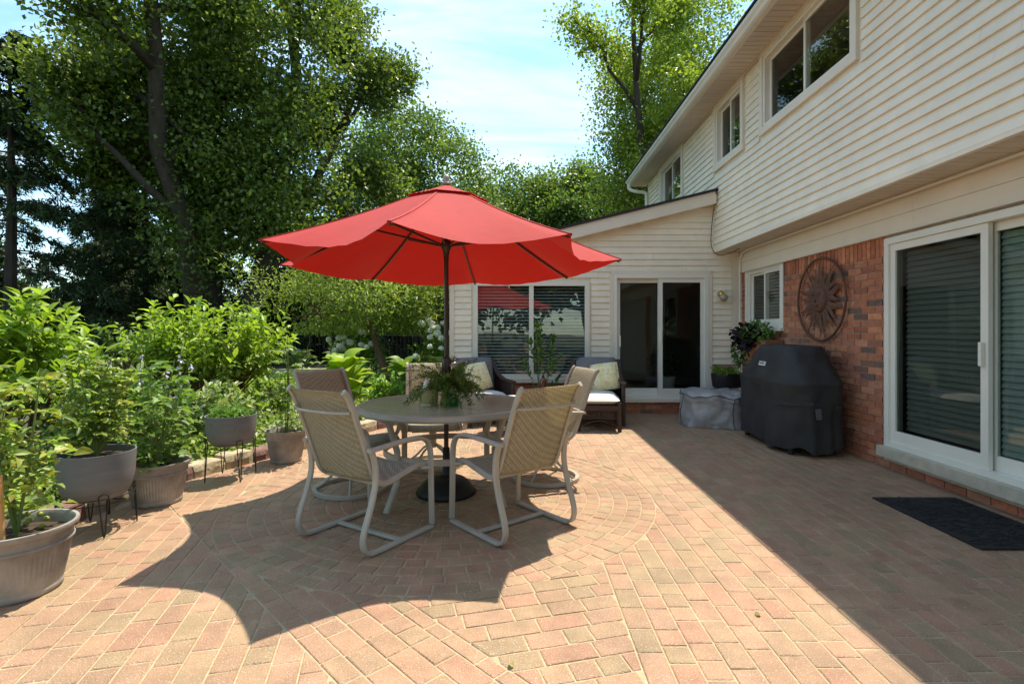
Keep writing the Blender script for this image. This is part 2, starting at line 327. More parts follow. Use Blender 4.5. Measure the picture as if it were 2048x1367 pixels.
while r0 < CR - .05:
    r1 = min(r0 + .1017, CR); nk = max(6, round(2 * math.pi * (r0 + r1) / 2 / .122)); off = rp.uniform(0, 1)
    for k in range(nk):
        a0 = 2 * math.pi * (k + off) / nk + .004 / r1; a1 = 2 * math.pi * (k + 1 + off) / nk - .004 / r1; am = (a0 + a1) / 2; j = rp.uniform(-.004, .004)
        pav.append(([(CX + rr * math.cos(aa), CY + rr * math.sin(aa)) for rr, aa in ((r0 + .0036, a0), (r1 - .0036 + j * .5, a0), (r1 - .002 + j * .5, am), (r1 - .0036 + j * .5, a1), (r0 + .0036, a1))], pcol()))
    r0 = r1
def paver(mb, poly, col):
    n = len(poly)
    if sum(poly[i][0] * poly[(i + 1) % n][1] - poly[(i + 1) % n][0] * poly[i][1] for i in range(n)) < 0: poly = poly[::-1]
    cx = sum(p[0] for p in poly) / n; cy = sum(p[1] for p in poly) / n; dz = rp.uniform(-.001, .0015); tx = rp.uniform(-.012, .012); ty = rp.uniform(-.012, .012)
    rings = []
    for ins, z in ((0, -.03), (0, -.005), (.003, -.0016), (.0085, 0)):
        ring = []
        for x, y in poly:
            d = math.hypot(x - cx, y - cy) or 1; k = max(.2, 1 - ins * 1.35 / d); xx = cx + (x - cx) * k; yy = cy + (y - cy) * k
            if ins: xx += rp.uniform(-.0012, .0012); yy += rp.uniform(-.0012, .0012)
            ring.append((xx, yy, z + dz + (x - cx) * tx + (y - cy) * ty))
        rings.append(ring)
    b = len(mb.v); mb.loft(rings, True, False, col); mb.add([rings[-1][j] for j in range(n)], [tuple(range(n))], col)
patio = sheet('patio', -3.25, 3.5, -.6, 8.2, -.0048, SAND)
def vis(poly):
    cx = sum(p[0] for p in poly) / len(poly); cy = sum(p[1] for p in poly) / len(poly)
    if cy < 1.9 or abs(cx) > cy * 1.0: return -1
    return area(poly) / cy ** 3
kx = lambda poly: sum(p[0] for p in poly) / len(poly) > kerb_x(sum(p[1] for p in poly) / len(poly)) - .08
pav = [p for p in pav if kx(p[0])]
order = sorted(range(len(pav)), key=lambda i: -vis(pav[i][0])); near = set(order[:300])
rest = MB()
for i, (poly, col) in enumerate(pav):
    if i in near:
        mb = MB(); paver(mb, poly, col); mb.build('paver', PAVERM, patio)
    else: paver(rest, poly, col)
stuff(rest.build('paver_field', PAVERM, patio))
# ------------------------------------------------------------------ kerb stones
kt = thing('garden_kerb', 'low edging of tan and red split stones between patio and garden bed', 'kerb', (KERB[0].x, KERB[0].y, 0))
KL = [0]
for a, b in zip(KERB, KERB[1:]): KL.append(KL[-1] + (b - a).length)
def kat(s):
    for i in range(len(KERB) - 1):
        if KL[i] <= s <= KL[i + 1]:
            t = (s - KL[i]) / (KL[i + 1] - KL[i]); return KERB[i].lerp(KERB[i + 1], t), (KERB[i + 1] - KERB[i]).normalized()
    return KERB[-1], (KERB[-1] - KERB[-2]).normalized()
rs = random.Random(5); s = 0; i = 0
while s < KL[-1] - .2:
    L = rs.uniform(.27, .36); (p, d0), (q, d1) = kat(s + .006), kat(s + L - .006); h = .125 + rs.uniform(-.012, .012); dp = .19
    def side(d): return Vector((-d.y, d.x, 0))
    ring = []; nseg = 5; rings = []
    for k in range(nseg + 1):
        t = k / nseg; c = p.lerp(q, t); n_ = side(d0.lerp(d1, t)).normalized(); f = lambda: rs.uniform(-.01, .01)
        e = .012 if k in (0, nseg) else 0
        rings.append([c + n_ * (f() + e) + Vector((0, 0, -.02)), c + n_ * (f() + e) + Vector((0, 0, h * .5)), c + n_ * (.012 + e) + Vector((0, 0, h - .012 - e + f() * .5)), c + n_ * .03 + Vector((0, 0, h - e + f() * .4)), c + n_ * (dp - .02) + Vector((0, 0, h - e + f() * .4)), c + n_ * dp + Vector((0, 0, -.02))])
    mb = MB(); mb.loft([[v - kt.location for v in r_] for r_ in rings]); mb.build('stone', STONE_R if (i % 3 == 1) else STONE_T, kt, smooth=False)
    s += L; i += 1
# ------------------------------------------------------------------ house
H = thing('house', 'two storey house with cream siding, red brick ground floor and low sunroom wing', 'house', (3.5, 6, 0))
HI = Matrix.Translation((-3.5, -6, 0))
def hb(mb, name, mat, parent=H, **kw):
    """build a house mesh given in world coordinates (parents sit at the house origin)"""
    mb.v = [tuple(Vector(p) - Vector((3.5, 6, 0))) for p in mb.v]; return mb.build(name, mat, parent, **kw)
XW, XU, YB = 3.5, 3.08, 8.2                  # brick wall, upper wall, sunroom wall
mapR = lambda X: (lambda s_, z, o: (X - o, s_, z))      # walls facing -X
mapB = lambda Y: (lambda s_, z, o: (s_, Y - o, z))      # walls facing -Y
def wbox(mb, mp_, s0, s1, z0, z1, o0, o1, col=None):
    vs = [mp_(s_, z, o) for s_, z, o in ((s0, z0, o0), (s1, z0, o0), (s1, z0, o1), (s0, z0, o1), (s0, z1, o0), (s1, z1, o0), (s1, z1, o1), (s0, z1, o1))]
    mb.add(vs, [(0, 3, 2, 1), (4, 5, 6, 7), (0, 1, 5, 4), (1, 2, 6, 5), (2, 3, 7, 6), (3, 0, 4, 7)], col); return mb
def cut(s0, s1, holes):
    seg = [(s0, s1)]
    for a, b in holes:
        seg = [x for s_, e in seg for x in ((s_, min(e, a)), (max(s_, b), e)) if x[1] - x[0] > .02]
    return seg
rsd = random.Random(21)
def siding(mp_, s0, s1, z0, z1, openings, step=.0962, maxlen=3.66, lim=None):
    z = z0
    while z < z1 - .02:
        zt = min(z + step, z1)
        a, b = (s0, s1) if lim is None else lim(zt)
        if b - a > .06:
            for p, q in cut(a, b, [(o[0], o[1]) for o in openings if o[2] < zt - .01 and o[3] > z + .01]):
                t = p
                while t < q - .01:
                    e = min(q, t + (maxlen * rsd.uniform(.35, 1) if q - t > 2 else 9))
                    mb = MB(); g = .001
                    pr = [(0, z), (.021, z), (.022, z + .006), (.013, z + step * .55), (.003, zt + .004), (0, zt + .004)]
                    mb.loft([[mp_(x, zz, o) for o, zz in pr] for x in (t + g, e - g)]); hb(mb, 'siding_board', SIDING); t = e
        z += step
# openings
D1 = (2.9, 4.946, .215, 2.13)        # big slider on brick wall (Y0,Y1,z0,z1)
WS = (6.96, 8.0, 1.36, 2.2)          # small brick-wall window
UW = [(4.777, 6.57, 3.79, 4.72), (7.155, 8.126, 3.80, 4.72), (9.77, 11.27, 3.80, 4.72)]
BW = (-.66, 1.09, .575, 2.03)        # sunroom window (X0,X1,..)
BD = (1.51, 2.955, .235, 2.14)       # sunroom slider
mR, mU, mBk = mapR(XW), mapR(XU), mapB(YB)
# structural cores (mortar faced) with openings
def core(mp_, s0, s1, z0, z1, ops, mat, th=.12, off=-.012, name='wall'):
    mb = MB(); zs = sorted({z0, z1, *[o[2] for o in ops], *[o[3] for o in ops]}); zs = [z for z in zs if z0 <= z <= z1]
    for a, b in zip(zs, zs[1:]):
        for p, q in cut(s0, s1, [(o[0], o[1]) for o in ops if o[2] < (a + b) / 2 < o[3]]): wbox(mb, mp_, p, q, a, b, off - th, off)
    return hb(mb, name, mat)
bw = core(mR, -1.5, 8.2, -.05, 2.5, [D1, WS], MORTAR, name='brick_wall')
core(mU, -1.5, 12.3, 2.53, 4.76, UW, SIDING, off=-.002, name='upper_wall')
bw2 = core(mBk, -1.03, 3.5, -.05, .77, [BW, BD], MORTAR, name='brick_base')
core(mBk, -1.03, 3.5, .77, 2.52, [BW, BD], SIDING, off=-.002, name='sunroom_wall')
mb = MB(); mb.add([(-1.03, YB + .004, 2.37), (3.2, YB + .004, 2.37), (3.2, YB + .002, 3.42), (3.08, YB + .002, 3.40), (-1.03, YB + .002, 2.40)], [(0, 1, 2, 3, 4)])
mb.add([(-1.03, 12.2, -.05), (-1.03, YB + .13, -.05), (-1.03, YB + .13, 2.42), (-1.03, 12.2, 2.42)], [(0, 1, 2, 3)])
hb(mb, 'sunroom_gable', SIDING)
mb = MB(); wbox(mb, mapB(12.3), 3.08, 9, 0, 4.76, -.1, 0); hb(mb, 'end_wall', SIDING)
# bricks
BCOL = [(.47, .165, .085), (.43, .145, .075), (.52, .21, .11), (.42, .155, .09), (.36, .125, .072), (.49, .18, .09), (.27, .125, .08), (.16, .095, .07), (.47, .20, .12)]
BWT = [6, 6, 5, 5, 4, 5, 2, 1.3, 4]
brk = []; rb = random.Random(33)
def bricks(wall, mp_, s0, s1, z0, ncourse, ops, soldier_top=None):
    for c in range(ncourse):
        z = z0 + c * .0667; t = s0 - (.105 if c % 2 else 0)
        while t < s1:
            a, b = max(t, s0) + .005, min(t + .21, s1) - .005; t += .21
            for p, q in cut(a, b, [(o[0] - .005, o[1] + .005) for o in ops if o[2] < z + .05 and o[3] > z + .02]):
                if q - p > .03: brk.append((wall, mp_, p, q, z + .005, z + .0617))
    if soldier_top:
        t = s0
        while t < s1:
            a, b = t + .005, min(t + .0667, s1) - .005; t += .0667
            for p, q in cut(a, b, [(o[0] - .005, o[1] + .005) for o in ops if o[2] < soldier_top[0] + .1 and o[3] > soldier_top[0] + .1]):
                if q - p > .02: brk.append((wall, mp_, p, q, soldier_top[0] + .005, soldier_top[1] - .002))
bricks(bw, mR, 2.2, 8.195, 0, 30, [(D1[0] - .05, D1[1] + .05, .1, 2.3), (WS[0] - .03, WS[1] + .03, 1.32, 2.3)], (2.001, 2.2))
bricks(bw2, mBk, -1.03, 3.36, 0, 8, [(BD[0] - .03, BD[1] + .03, .19, 3)])
bricks(bw2, mBk, 2.985, 3.36, .5336, 3, [])
bpos = lambda k: (k[1]((k[2] + k[3]) / 2, k[4], 0))
bkey = lambda k: (lambda p: (1 if (p[0] > p[1] * .99 or p[1] < 3.4) else 0, p[1]))(bpos(k))
brk.sort(key=bkey); restb = {}
for i, (wall, mp_, p, q, z0, z1) in enumerate(brk):
    col = rb.choices(BCOL, BWT)[0]; k = rb.uniform(.88, 1.14); col = tuple(x * k for x in col); o = rb.uniform(-.0015, .0025)
    if i < 300: wbox(mb := MB(), mp_, p, q, z0, z1, -.02, o + .001, col); hb(mb, 'brick', BRICKM, wall)
    else: wbox(restb.setdefault(wall.name, (wall, MB()))[1], mp_, p, q, z0, z1, -.02, o + .001, col)
for wl, mbx in restb.values(): stuff(hb(mbx, 'brickwork', BRICKM, wl))
# siding boards
siding(mU, -1.5, 12.28, 2.535, 4.765, [(a - .09, b + .09, c - .1, d + .1) for a, b, c, d in UW])
lim = lambda z: (-1.0 if z < 2.40 else min(3.0, (z - 2.862) / .2457 + .664 + .25), 3.34 if z < 2.5 else 3.05)
siding(mBk, -1.0, 3.3, .575, 3.40, [(BW[0] - .06, BW[1] + .06, -1, BW[3] + .06), (BD[0] - .06, BD[1] + .06, -1, BD[3] + .06), (BD[1], 4, 0, .76)], lim=lim)
# corner posts and trim of the sunroom
mb = MB(); wbox(mb, mBk, -1.06, -.985, .0, 2.42, -.05, .026); hb(mb, 'corner_post', TRIM)
mb = MB(); wbox(mb, mBk, 3.345, 3.45, .77, 2.51, -.02, .026); hb(mb, 'corner_post', TRIM)
mb = MB(); wbox(mb, mBk, 3.045, 3.079, 2.53, 3.42, -.02, .024); hb(mb, 'corner_post', WHITE)
# sunroom rake board and roof
def rz_(x): return 2.862 + .2457 * (x - .664)
mb = MB()
for y0, y1, d0, d1 in ((8.03, 8.165, -.02, -.205),):
    mb.loft([[(x, y0, rz_(x) + d0), (x, y1, rz_(x) + d0), (x, y1, rz_(x) + d1), (x, y0, rz_(x) + d1)] for x in (-1.4, 3.045)])
hb(mb, 'rake_board', TRIM)
mb = MB(); mb.loft([[(x, 8.0, rz_(x) - .018), (x, 12.25, rz_(x) - .018), (x, 12.25, rz_(x) + .018), (x, 8.0, rz_(x) + .018)] for x in (-1.45, 3.06)]); hb(mb, 'sunroom_roof', SHING)
# frieze boards above brick, lower soffit
for z0, z1, o in ((2.2, 2.345, .034), (2.347, 2.515, .040)):
    s_ = -1.5
    while s_ < 8.15:
        e = min(8.17, s_ + 3.05); mb = MB(); wbox(mb, mR, s_ + .001, e - .001, z0, z1, -.03, o); hb(mb, 'frieze_board', TRIM); s_ = e
mb = MB(); wbox(mb, mR, -1.5, 8.18, 2.186, 2.199, -.02, .055); hb(mb, 'drip_edge', TRIM)
y = -1.5
while y < 8.17:
    e = min(8.18, y + .2); mb = MB()
    for k in range(2): mb.box((XU + .003, y + .1 * k + .006, 2.516), (XW, min(y + .1 * k + .094, 8.18), 2.528))
    hb(mb, 'soffit_panel', SOFF); y = e
mb = MB(); wbox(mb, mU, -1.5, 8.17, 2.505, 2.534, -.02, .022); hb(mb, 'starter_trim', SIDING)
# eave: soffit panels, fascia, gutter, roof
y = -1.5
while y < 12.55:
    mb = MB()
    for k in range(2): mb.box((2.715, y + .1 * k + .006, 4.764), (XU + .02, y + .1 * k + .094, 4.776))
    hb(mb, 'eave_soffit_panel', SOFF); y += .2
mb = MB(); mb.box((XU - .03, -1.5, 4.74), (XU - .019, 12.28, 4.763)); hb(mb, 'soffit_trim', TRIM)
mb = MB(); mb.box((2.705, -1.5, 4.74), (2.722, 12.62, 4.90)); hb(mb, 'fascia', TRIM)
gp = [(2.704, 4.75), (2.66, 4.75), (2.635, 4.765), (2.622, 4.80), (2.60, 4.825), (2.596, 4.862), (2.606, 4.862), (2.612, 4.83), (2.634, 4.803), (2.648, 4.772), (2.668, 4.76), (2.704, 4.76)]
mb = MB(); mb.loft([[(x, yy, z) for x, z in gp] for yy in (-1.5, 12.62)]); hb(mb, 'gutter', WHITE)
mb = MB(); mb.tube(spline([(2.66, 12.5, 4.76), (2.66, 12.5, 4.66), (2.78, 12.42, 4.58), (3.0, 12.34, 4.52), (3.03, 12.34, 4.4), (3.03, 12.34, 3.2)], 5), .04, 8); hb(mb, 'downspout', WHITE)
mb = MB(); mb.loft([[(2.58, yy, 4.875), (2.58, yy, 4.90), (8, yy, 7.0), (8, yy, 6.95)] for yy in (-1.6, 12.7)]); hb(mb, 'main_roof', SHING)
# windows -----------------------------------------------------------------
def room(s0, s1, z0, z1, depth, mp_, name='room'):
    mb = MB(); vs = [mp_(s_, z, o) for s_, z, o in ((s0, z0, -.13), (s1, z0, -.13), (s1, z1, -.13), (s0, z1, -.13), (s0, z0, -depth), (s1, z0, -depth), (s1, z1, -depth), (s0, z1, -depth))]
    mb.add(vs, [(4, 5, 6, 7), (0, 1, 5, 4), (3, 7, 6, 2), (0, 4, 7, 3), (1, 2, 6, 5)]); return hb(mb, name, ROOM)
def frame_mb(mp_, s0, s1, z0, z1, wd, o0, o1, wb=None):
    mb = MB(); wb = wb or wd
    wbox(mb, mp_, s0, s1, z1 - wd, z1, o0, o1); wbox(mb, mp_, s0, s1, z0, z0 + wb, o0, o1)
    wbox(mb, mp_, s0, s0 + wd, z0 + wb, z1 - wd, o0, o1 - .001); wbox(mb, mp_, s1 - wd, s1, z0 + wb, z1 - wd, o0, o1 - .001); return mb
def pane(mp_, s0, s1, z0, z1, o, par, mat=GLASS, name='pane'):
    mb = MB(); wbox(mb, mp_, s0, s1, z0, z1, o - .004, o); return hb(mb, name, mat, par)
def slats(mp_, s0, s1, z0, z1, o, par, step=.05, tilt=.012, dp=.02):
    z = z0 + step / 2
    while z < z1:
        mb = MB(); vs = [mp_(a, z + dz, oo) for a in (s0, s1) for dz, oo in ((-tilt, o + dp), (0, o + .002), (tilt, o - dp), (tilt + .003, o - dp), (.003, o), (-tilt + .003, o + dp))]
        mb.loft([vs[:6], vs[6:]]); hb(mb, 'blind_slat', BLIND, par); z += step
def slider_window(mp_, op, trim=.085, proud=.04, blinds=False, trim_mat=TRIM, swap=False):
    s0, s1, z0, z1 = op
    wnd = hb(frame_mb(mp_, s0 - trim + .03, s1 + trim - .03, z0 - trim + .03, z1 + trim - .03, trim, -.02, proud), 'window', trim_mat)
    hb(frame_mb(mp_, s0 + .03, s1 - .03, z0 + .03, z1 - .03, .035, -.08, proud - .02), 'window_frame', WHITE, wnd)
    mid = (s0 + s1) / 2
    for k, (a, b) in enumerate(((s0 + .06, mid + .02), (mid - .02, s1 - .06))):
        oo = -.02 if (k == 0) != swap else -.05
        hb(frame_mb(mp_, a, b, z0 + .06, z1 - .06, .035, oo - .025, oo), 'sash', WHITE, wnd)
        pane(mp_, a + .03, b - .03, z0 + .09, z1 - .09, oo - .01, wnd, (SCREEN if (k == 1) != swap else GLASS) if not blinds else GLASS)
    return wnd
for op in UW: slider_window(mU, op)
room(4, 11.8, 2.6, 4.7, 3.0, mU)
wsm = slider_window(mR, WS, trim_mat=WHITE, proud=.012)
slats(mR, WS[0] + .08, WS[1] - .08, WS[2] + .08, WS[3] - .08, -.11, wsm, .045)
mb = MB(); wbox(mb, mR, WS[0] - .06, WS[1] + .06, WS[2] - .07, WS[2] - .03, -.02, .05); hb(mb, 'window_sill', WHITE, wsm)
room(2.3, 8.1, .05, 2.45, 3.4, mR)
# sunroom window with blinds
wbk = hb(frame_mb(mBk, BW[0] - .03, BW[1] + .03, BW[2] - .03, BW[3] + .03, .07, -.04, .035), 'window', WHITE)
midb = (BW[0] + BW[1]) / 2; mb = MB(); wbox(mb, mBk, midb - .035, midb + .035, BW[2] + .04, BW[3] - .04, -.04, .03); hb(mb, 'mullion', WHITE, wbk)
for a, b in ((BW[0] + .03, midb - .03), (midb + .03, BW[1] - .03)):
    pane(mBk, a, b, BW[2] + .03, BW[3] - .03, -.01, wbk); slats(mBk, a, b, BW[2] + .05, BW[3] - .04, -.07, wbk, .05)
mb = MB(); wbox(mb, mBk, BW[0] - .06, BW[1] + .06, BW[2] - .09, BW[2] - .032, -.02, .06); hb(mb, 'window_sill', TRIM, wbk)
room(-.95, 3.3, .0, 2.35, 3.6, mBk)
mb = MB(); mb.box((-.9, YB + .15, .01), (3.25, YB + 3.6, .2)); hb(mb, 'room_floor', DARKF)
def patio_door(mp_, op, swap, screen_first, blinds, hs):
    s0, s1, z0, z1 = op
    dr = hb(frame_mb(mp_, s0 - .02, s1 + .02, z0, z1 + .03, .06, -.10, .035, wb=.045), 'sliding_door', WHITE)
    mid = (s0 + s1) / 2
    for k, (a, b) in enumerate(((s0 + .035, mid + .035), (mid - .035, s1 - .035))):
        front = (k == 1) == screen_first; oo = .015 if front else -.045
        pn = hb(frame_mb(mp_, a, b, z0 + .046, z1 - .032, .065, oo - .035, oo, wb=.11), 'door_panel', WHITE, dr)
        pane(mp_, a + .06, b - .06, z0 + .15, z1 - .09, oo - .015, dr, SCREEN if front else GLASSD)
        if blinds: slats(mp_, a + .06, b - .06, z0 + .16, z1 - .1, -.10, dr, .05, .023, .009)
    for hsv, zz in hs:
        mb = MB(); wbox(mb, mp_, hsv - .014, hsv + .014, zz - .09, zz + .09, .016, .05); hb(mb, 'handle', WHITE, dr, bevel=.006)
    return dr
d1 = patio_door(mR, D1, False, True, True, [(3.925, 1.12)])
mb = MB(); wbox(mb, mR, D1[0] - .1, D1[1] + .06, .115, .214, -.1, .085); hb(mb, 'door_sill', CONC, bevel=.006)
d2 = patio_door(mBk, BD, True, True, False, [(2.235, 1.2), (1.59, 1.13)])
mb = MB(); wbox(mb, mBk, BD[0] - .05, BD[1] + .05, .185, .234, -.1, .075); hb(mb, 'door_sill', TRIM)
mb = MB(); wbox(mb, mBk, BD[0] - .055, BD[1] + .055, BD[3] + .031, BD[3] + .085, -.02, .032); wbox(mb, mBk, BD[0] - .075, BD[0] - .022, .3, BD[3] + .03, -.02, .03); wbox(mb, mBk, BD[1] + .022, BD[1] + .075, .3, BD[3] + .03, -.02, .03); hb(mb, 'door_casing', TRIM, d2)
# conduit, cables, lamp
mb = MB(); mb.tube([(3.43, 8.1, .3), (3.43, 8.1, 2.3)] + spline([(3.43, 8.1, 2.38), (3.42, 8.02, 2.46), (3.40, 7.8, 2.492)], 5) + [(3.40, 4, 2.492), (3.42, 0, 2.492)], .013, 8); hb(mb, 'conduit', WHITE)
mb = MB(); mb.tube(spline([(3.035, 8.02, 3.42), (3.02, 8.14, 3.0), (3.0, 8.13, 2.62), (3.05, 8.0, 2.45), (3.2, 7.9, 2.46), (3.3, 7.8, 2.515)], 8), .006, 6); hb(mb, 'cable', WIRE)
lampr = hb(MB().box((3.08, YB - .03, 1.74), (3.24, YB - .017, 1.93)), 'wall_lamp', WHITE)
mb = MB(); mb.lathe([(.001, -.0), (.05, .0), (.055, .02), (.035, .05), (.02, .07), (.001, .07)], 16); mb.v = [(3.16 + p[0], YB - .03 - p[2], 1.86 + p[1]) for p in mb.v]; hb(mb, 'lamp_mount', BRASS, lampr, smooth=True)
mb = MB(); mb.ball((3.17, YB - .13, 1.80), .062, 12); hb(mb, 'lamp_globe', pm('amber_globe', (.35, .27, .18), .08, .1, 8, spec=.8), lampr, smooth=True)
# ------------------------------------------------------------------ sun wall art
SA = thing('sun_wall_art', 'round rusty metal sun face ornament hung on the brick wall', 'wall art', (3.47, 6.0, 1.65))
def vA(a, r, o=0): return (-o, -r * math.sin(a), r * math.cos(a))
mb = MB(); mb.tube([vA(2 * math.pi * k / 64, .47, .012) for k in range(64)], .014, 8, closed=True); mb.build('ring', RUST, SA, smooth=True)
for k in range(20):
    a0 = 2 * math.pi * k / 20; big = k % 2 == 0; L = .43 if big else .37; wv = .05 if big else -.045; rings = []
    for j in range(9):
        t = j / 8; r_ = .13 + (L - .13) * t; a = a0 + wv * math.sin(t * 6.0) * (1 if big else 1.2); wd = (.036 if big else .03) * (1 - t) ** .7 * (1 + .5 * math.sin(t * 3.1)) + .001
        da = wd / r_; rings.append([vA(a - da, r_, .012), vA(a, r_, .026 - .008 * t), vA(a + da, r_, .012), vA(a, r_, .008)])
    mb = MB(); mb.loft(rings); mb.build('ray', RUST, SA, smooth=False)
mb = MB(); mb.lathe([(.15, .01), (.15, .025), (.13, .045), (.09, .06), (.05, .068), (.001, .07)], 28); mb.v = [(-p[2], p[0], p[1]) for p in mb.v]; face = mb.build('face', RUST, SA, smooth=True)
mb = MB()
mb.loft([[(-.065, -.012, .04), (-.065, .012, .04), (-.07, 0, .04)], [(-.066, -.02, -.02), (-.066, .02, -.02), (-.10, 0, -.022)], [(-.066, -.012, -.032), (-.066, .012, -.032), (-.075, 0, -.034)]])
for sg in (-1, 1):
    mb.ball((-.062, sg * .048, .03), .019, 8, .6); mb.tube([(-.066, sg * (.02 + .06 * t), .052 + .018 * math.sin(t * 3.1)) for t in (0, .25, .5, .75, 1)], .007, 6)
mb.tube([(-.068, -.04 + .08 * t, -.062 - .012 * math.sin(t * 3.14)) for t in (0, .25, .5, .75, 1)], .008, 6); mb.tube([(-.066, -.025 + .05 * t, -.082) for t in (0, .5, 1)], .007, 6)
mb.build('features', RUST, face, smooth=True)
# ------------------------------------------------------------------ umbrella
UX, UY = -.57, 4.2
U = thing('patio_umbrella', 'open red market umbrella on dark bronze pole above the round table', 'umbrella', (UX, UY, 0))
def tilt(x, y, z): return (x, y, z - .03 * y * (1 if z > 1.5 else 0))
ANG = [R(175 + 45 * k) for k in range(8)]
def canopy(r0, r1, z0, z1, nr, scal, sag, name, lift=0., th=.003):
    na = 12; rings = []
    for i in range(nr + 1):
        t = i / nr; ring = []
        for k in range(8):
            for j in range(na):
                u = j / na; a = ANG[k] + R(45) * u; chord = math.cos(R(22.5)) / math.cos(R(45) * u - R(22.5)); e = 4 * u * (1 - u)
                r_ = (r0 + (r1 - r0) * t) * (chord - scal * e * t * t); z = z0 + (z1 - z0) * (1.22 * t - .22 * t * t) - sag * e * t ** 1.6 + lift + .004 * math.sin(37 * u + 9 * t + k * 5) * e * t
                ring.append(tilt(r_ * math.cos(a), r_ * math.sin(a), z))
        rings.append(ring)
    mb = MB(); mb.loft(rings, True, False); return mb
cn = canopy(.20, 1.385, 2.375, 1.845, 14, .105, .065, 'canopy').build('canopy', REDC, U, smooth=True)
canopy(.02, .34, 2.45, 2.318, 5, .06, -.006, 'vent', .008).build('vent_cap', REDC, cn, smooth=True)
mb = MB(); mb.tube([(0, 0, .1), (0, 0, 1.32)], .019, 16); mb.tube([(0, 0, 1.3), (0, 0, 2.45)], .0185, 16); mb.build('pole', BRONZE, U, smooth=True, auto=40)
mb = MB(); mb.lathe([(.001, 2.545), (.016, 2.54), (.026, 2.52), (.026, 2.505), (.014, 2.485), (.03, 2.477), (.045, 2.468), (.02, 2.455)], 16); mb.build('finial', METAL, U, smooth=True)
mb = MB(); mb.lathe([(.02, 2.02), (.036, 2.015), (.04, 1.985), (.04, 1.96), (.03, 1.94), (.022, 1.90), (.02, 1.86)], 16); mb.build('runner', BRONZE, U, smooth=True)
for a in ANG:
    f = lambda r_, z: tilt(r_ * math.cos(a), r_ * math.sin(a), z)
    mb = MB(); mb.bar([f(.03, 2.40), f(.2, 2.352)] + [f(.2 + 1.17 * q, 2.375 - .53 * (1.22 * q - .22 * q * q) - .016) for q in (.15, .3, .5, .7, .85, 1)], .014, .018); rib = mb.build('rib', BRONZE, U)
    mb = MB(); mb.bar([f(.035, 1.975), f(.62, 2.12)], .012, .016); mb.build('strut', BRONZE, rib)
    mb = MB(); mb.box((-.035, -.012, -.010), (.008, .012, .004), M=Matrix.Translation(f(1.375, 1.845)) @ Matrix.Rotation(a, 4, 'Z')); mb.build('rib_pocket', REDC, cn)
    mb = MB(); mb.bar([f(.2 + 1.18 * q, 2.375 - .53 * (1.22 * q - .22 * q * q) + .0025) for q in (.1, .2, .35, .5, .65, .8, .9, 1)], .016, .004); mb.build('seam', REDS, cn)
mb = MB(); mb.lathe([(.02, .93), (.034, .94), (.038, 1.0), (.038, 1.07), (.03, 1.085), (.02, 1.09)], 14); ck = mb.build('crank_housing', BRONZE, U, smooth=True, auto=40)
mb = MB(); mb.tube([(.03, -.02, 1.02), (.09, -.04, 1.035), (.17, -.06, 1.065)], .009, 8); mb.tube([(.17, -.06, 1.065), (.175, -.11, 1.05)], .011, 8); mb.build('crank_handle', METAL, ck, smooth=True)
UB = thing('umbrella_base', 'black domed resin base holding the umbrella pole under the table', 'umbrella base', (UX, UY, 0))
mb = MB(); mb.lathe([(.235, 0), (.24, .02), (.225, .045), (.21, .055), (.19, .085), (.15, .115), (.10, .135), (.05, .142), (.045, .15)], 32, caps=True); mb.build('weighted_dome', BLACKP, UB, smooth=True)
mb = MB(); mb.lathe([(.045, .14), (.03, .16), (.028, .36), (.024, .365)], 16); mb.build('collar', BLACKP, UB, smooth=True)
# ------------------------------------------------------------------ dining table
TZ = .715
T = thing('dining_table', 'round patio table with patterned glass top and taupe metal rim', 'table', (UX, UY, 0))
mb = MB(); mb.lathe([(.028, TZ - .006), (.66, TZ - .006), (.66, TZ), (.028, TZ), (.028, TZ - .006)], 64); mb.build('glass_top', tablet_glass('textured_glass'), T)
mb = MB(); mb.lathe([(.655, TZ - .008), (.66, TZ + .004), (.675, TZ + .006), (.69, TZ), (.692, TZ - .03), (.68, TZ - .045), (.66, TZ - .045), (.655, TZ - .008)], 72); mb.build('rim', METAL, T, smooth=True, auto=40)
mb = MB(); mb.lathe([(.022, TZ - .01), (.05, TZ - .004), (.05, TZ + .008), (.022, TZ + .008), (.022, TZ - .01)], 20); mb.build('umbrella_ring', BLACKP, T, smooth=True)
for k in range(4):
    a = R(45 + 90 * k + 8); ca, sa = math.cos(a), math.sin(a)
    mb = MB(); mb.bar([(ca * r_, sa * r_, z) for r_, z in ((.60, TZ - .04), (.57, TZ - .1), (.50, .42), (.50, .2), (.56, .08), (.60, .0))], .05, .03, up=(ca, sa, 0)); mb.build('leg', METAL, T)
for rr, z in ((.48, .36),):
    mb = MB(); mb.sweep([(rr * math.cos(2 * math.pi * k / 48), rr * math.sin(2 * math.pi * k / 48), z) for k in range(48)], [(-.01, -.022), (.01, -.022), (.01, .022), (-.01, .022)], closed=True); mb.build('brace_ring', METAL, T)
mb = MB()
for a in (R(53), R(143)): mb.bar([(-.64 * math.cos(a), -.64 * math.sin(a), TZ - .055), (-.1 * math.cos(a), -.1 * math.sin(a), TZ - .055)], .04, .02); mb.bar([(.64 * math.cos(a), .64 * math.sin(a), TZ - .055), (.1 * math.cos(a), .1 * math.sin(a), TZ - .055)], .04, .02)
mb.build('top_brace', METAL, T)
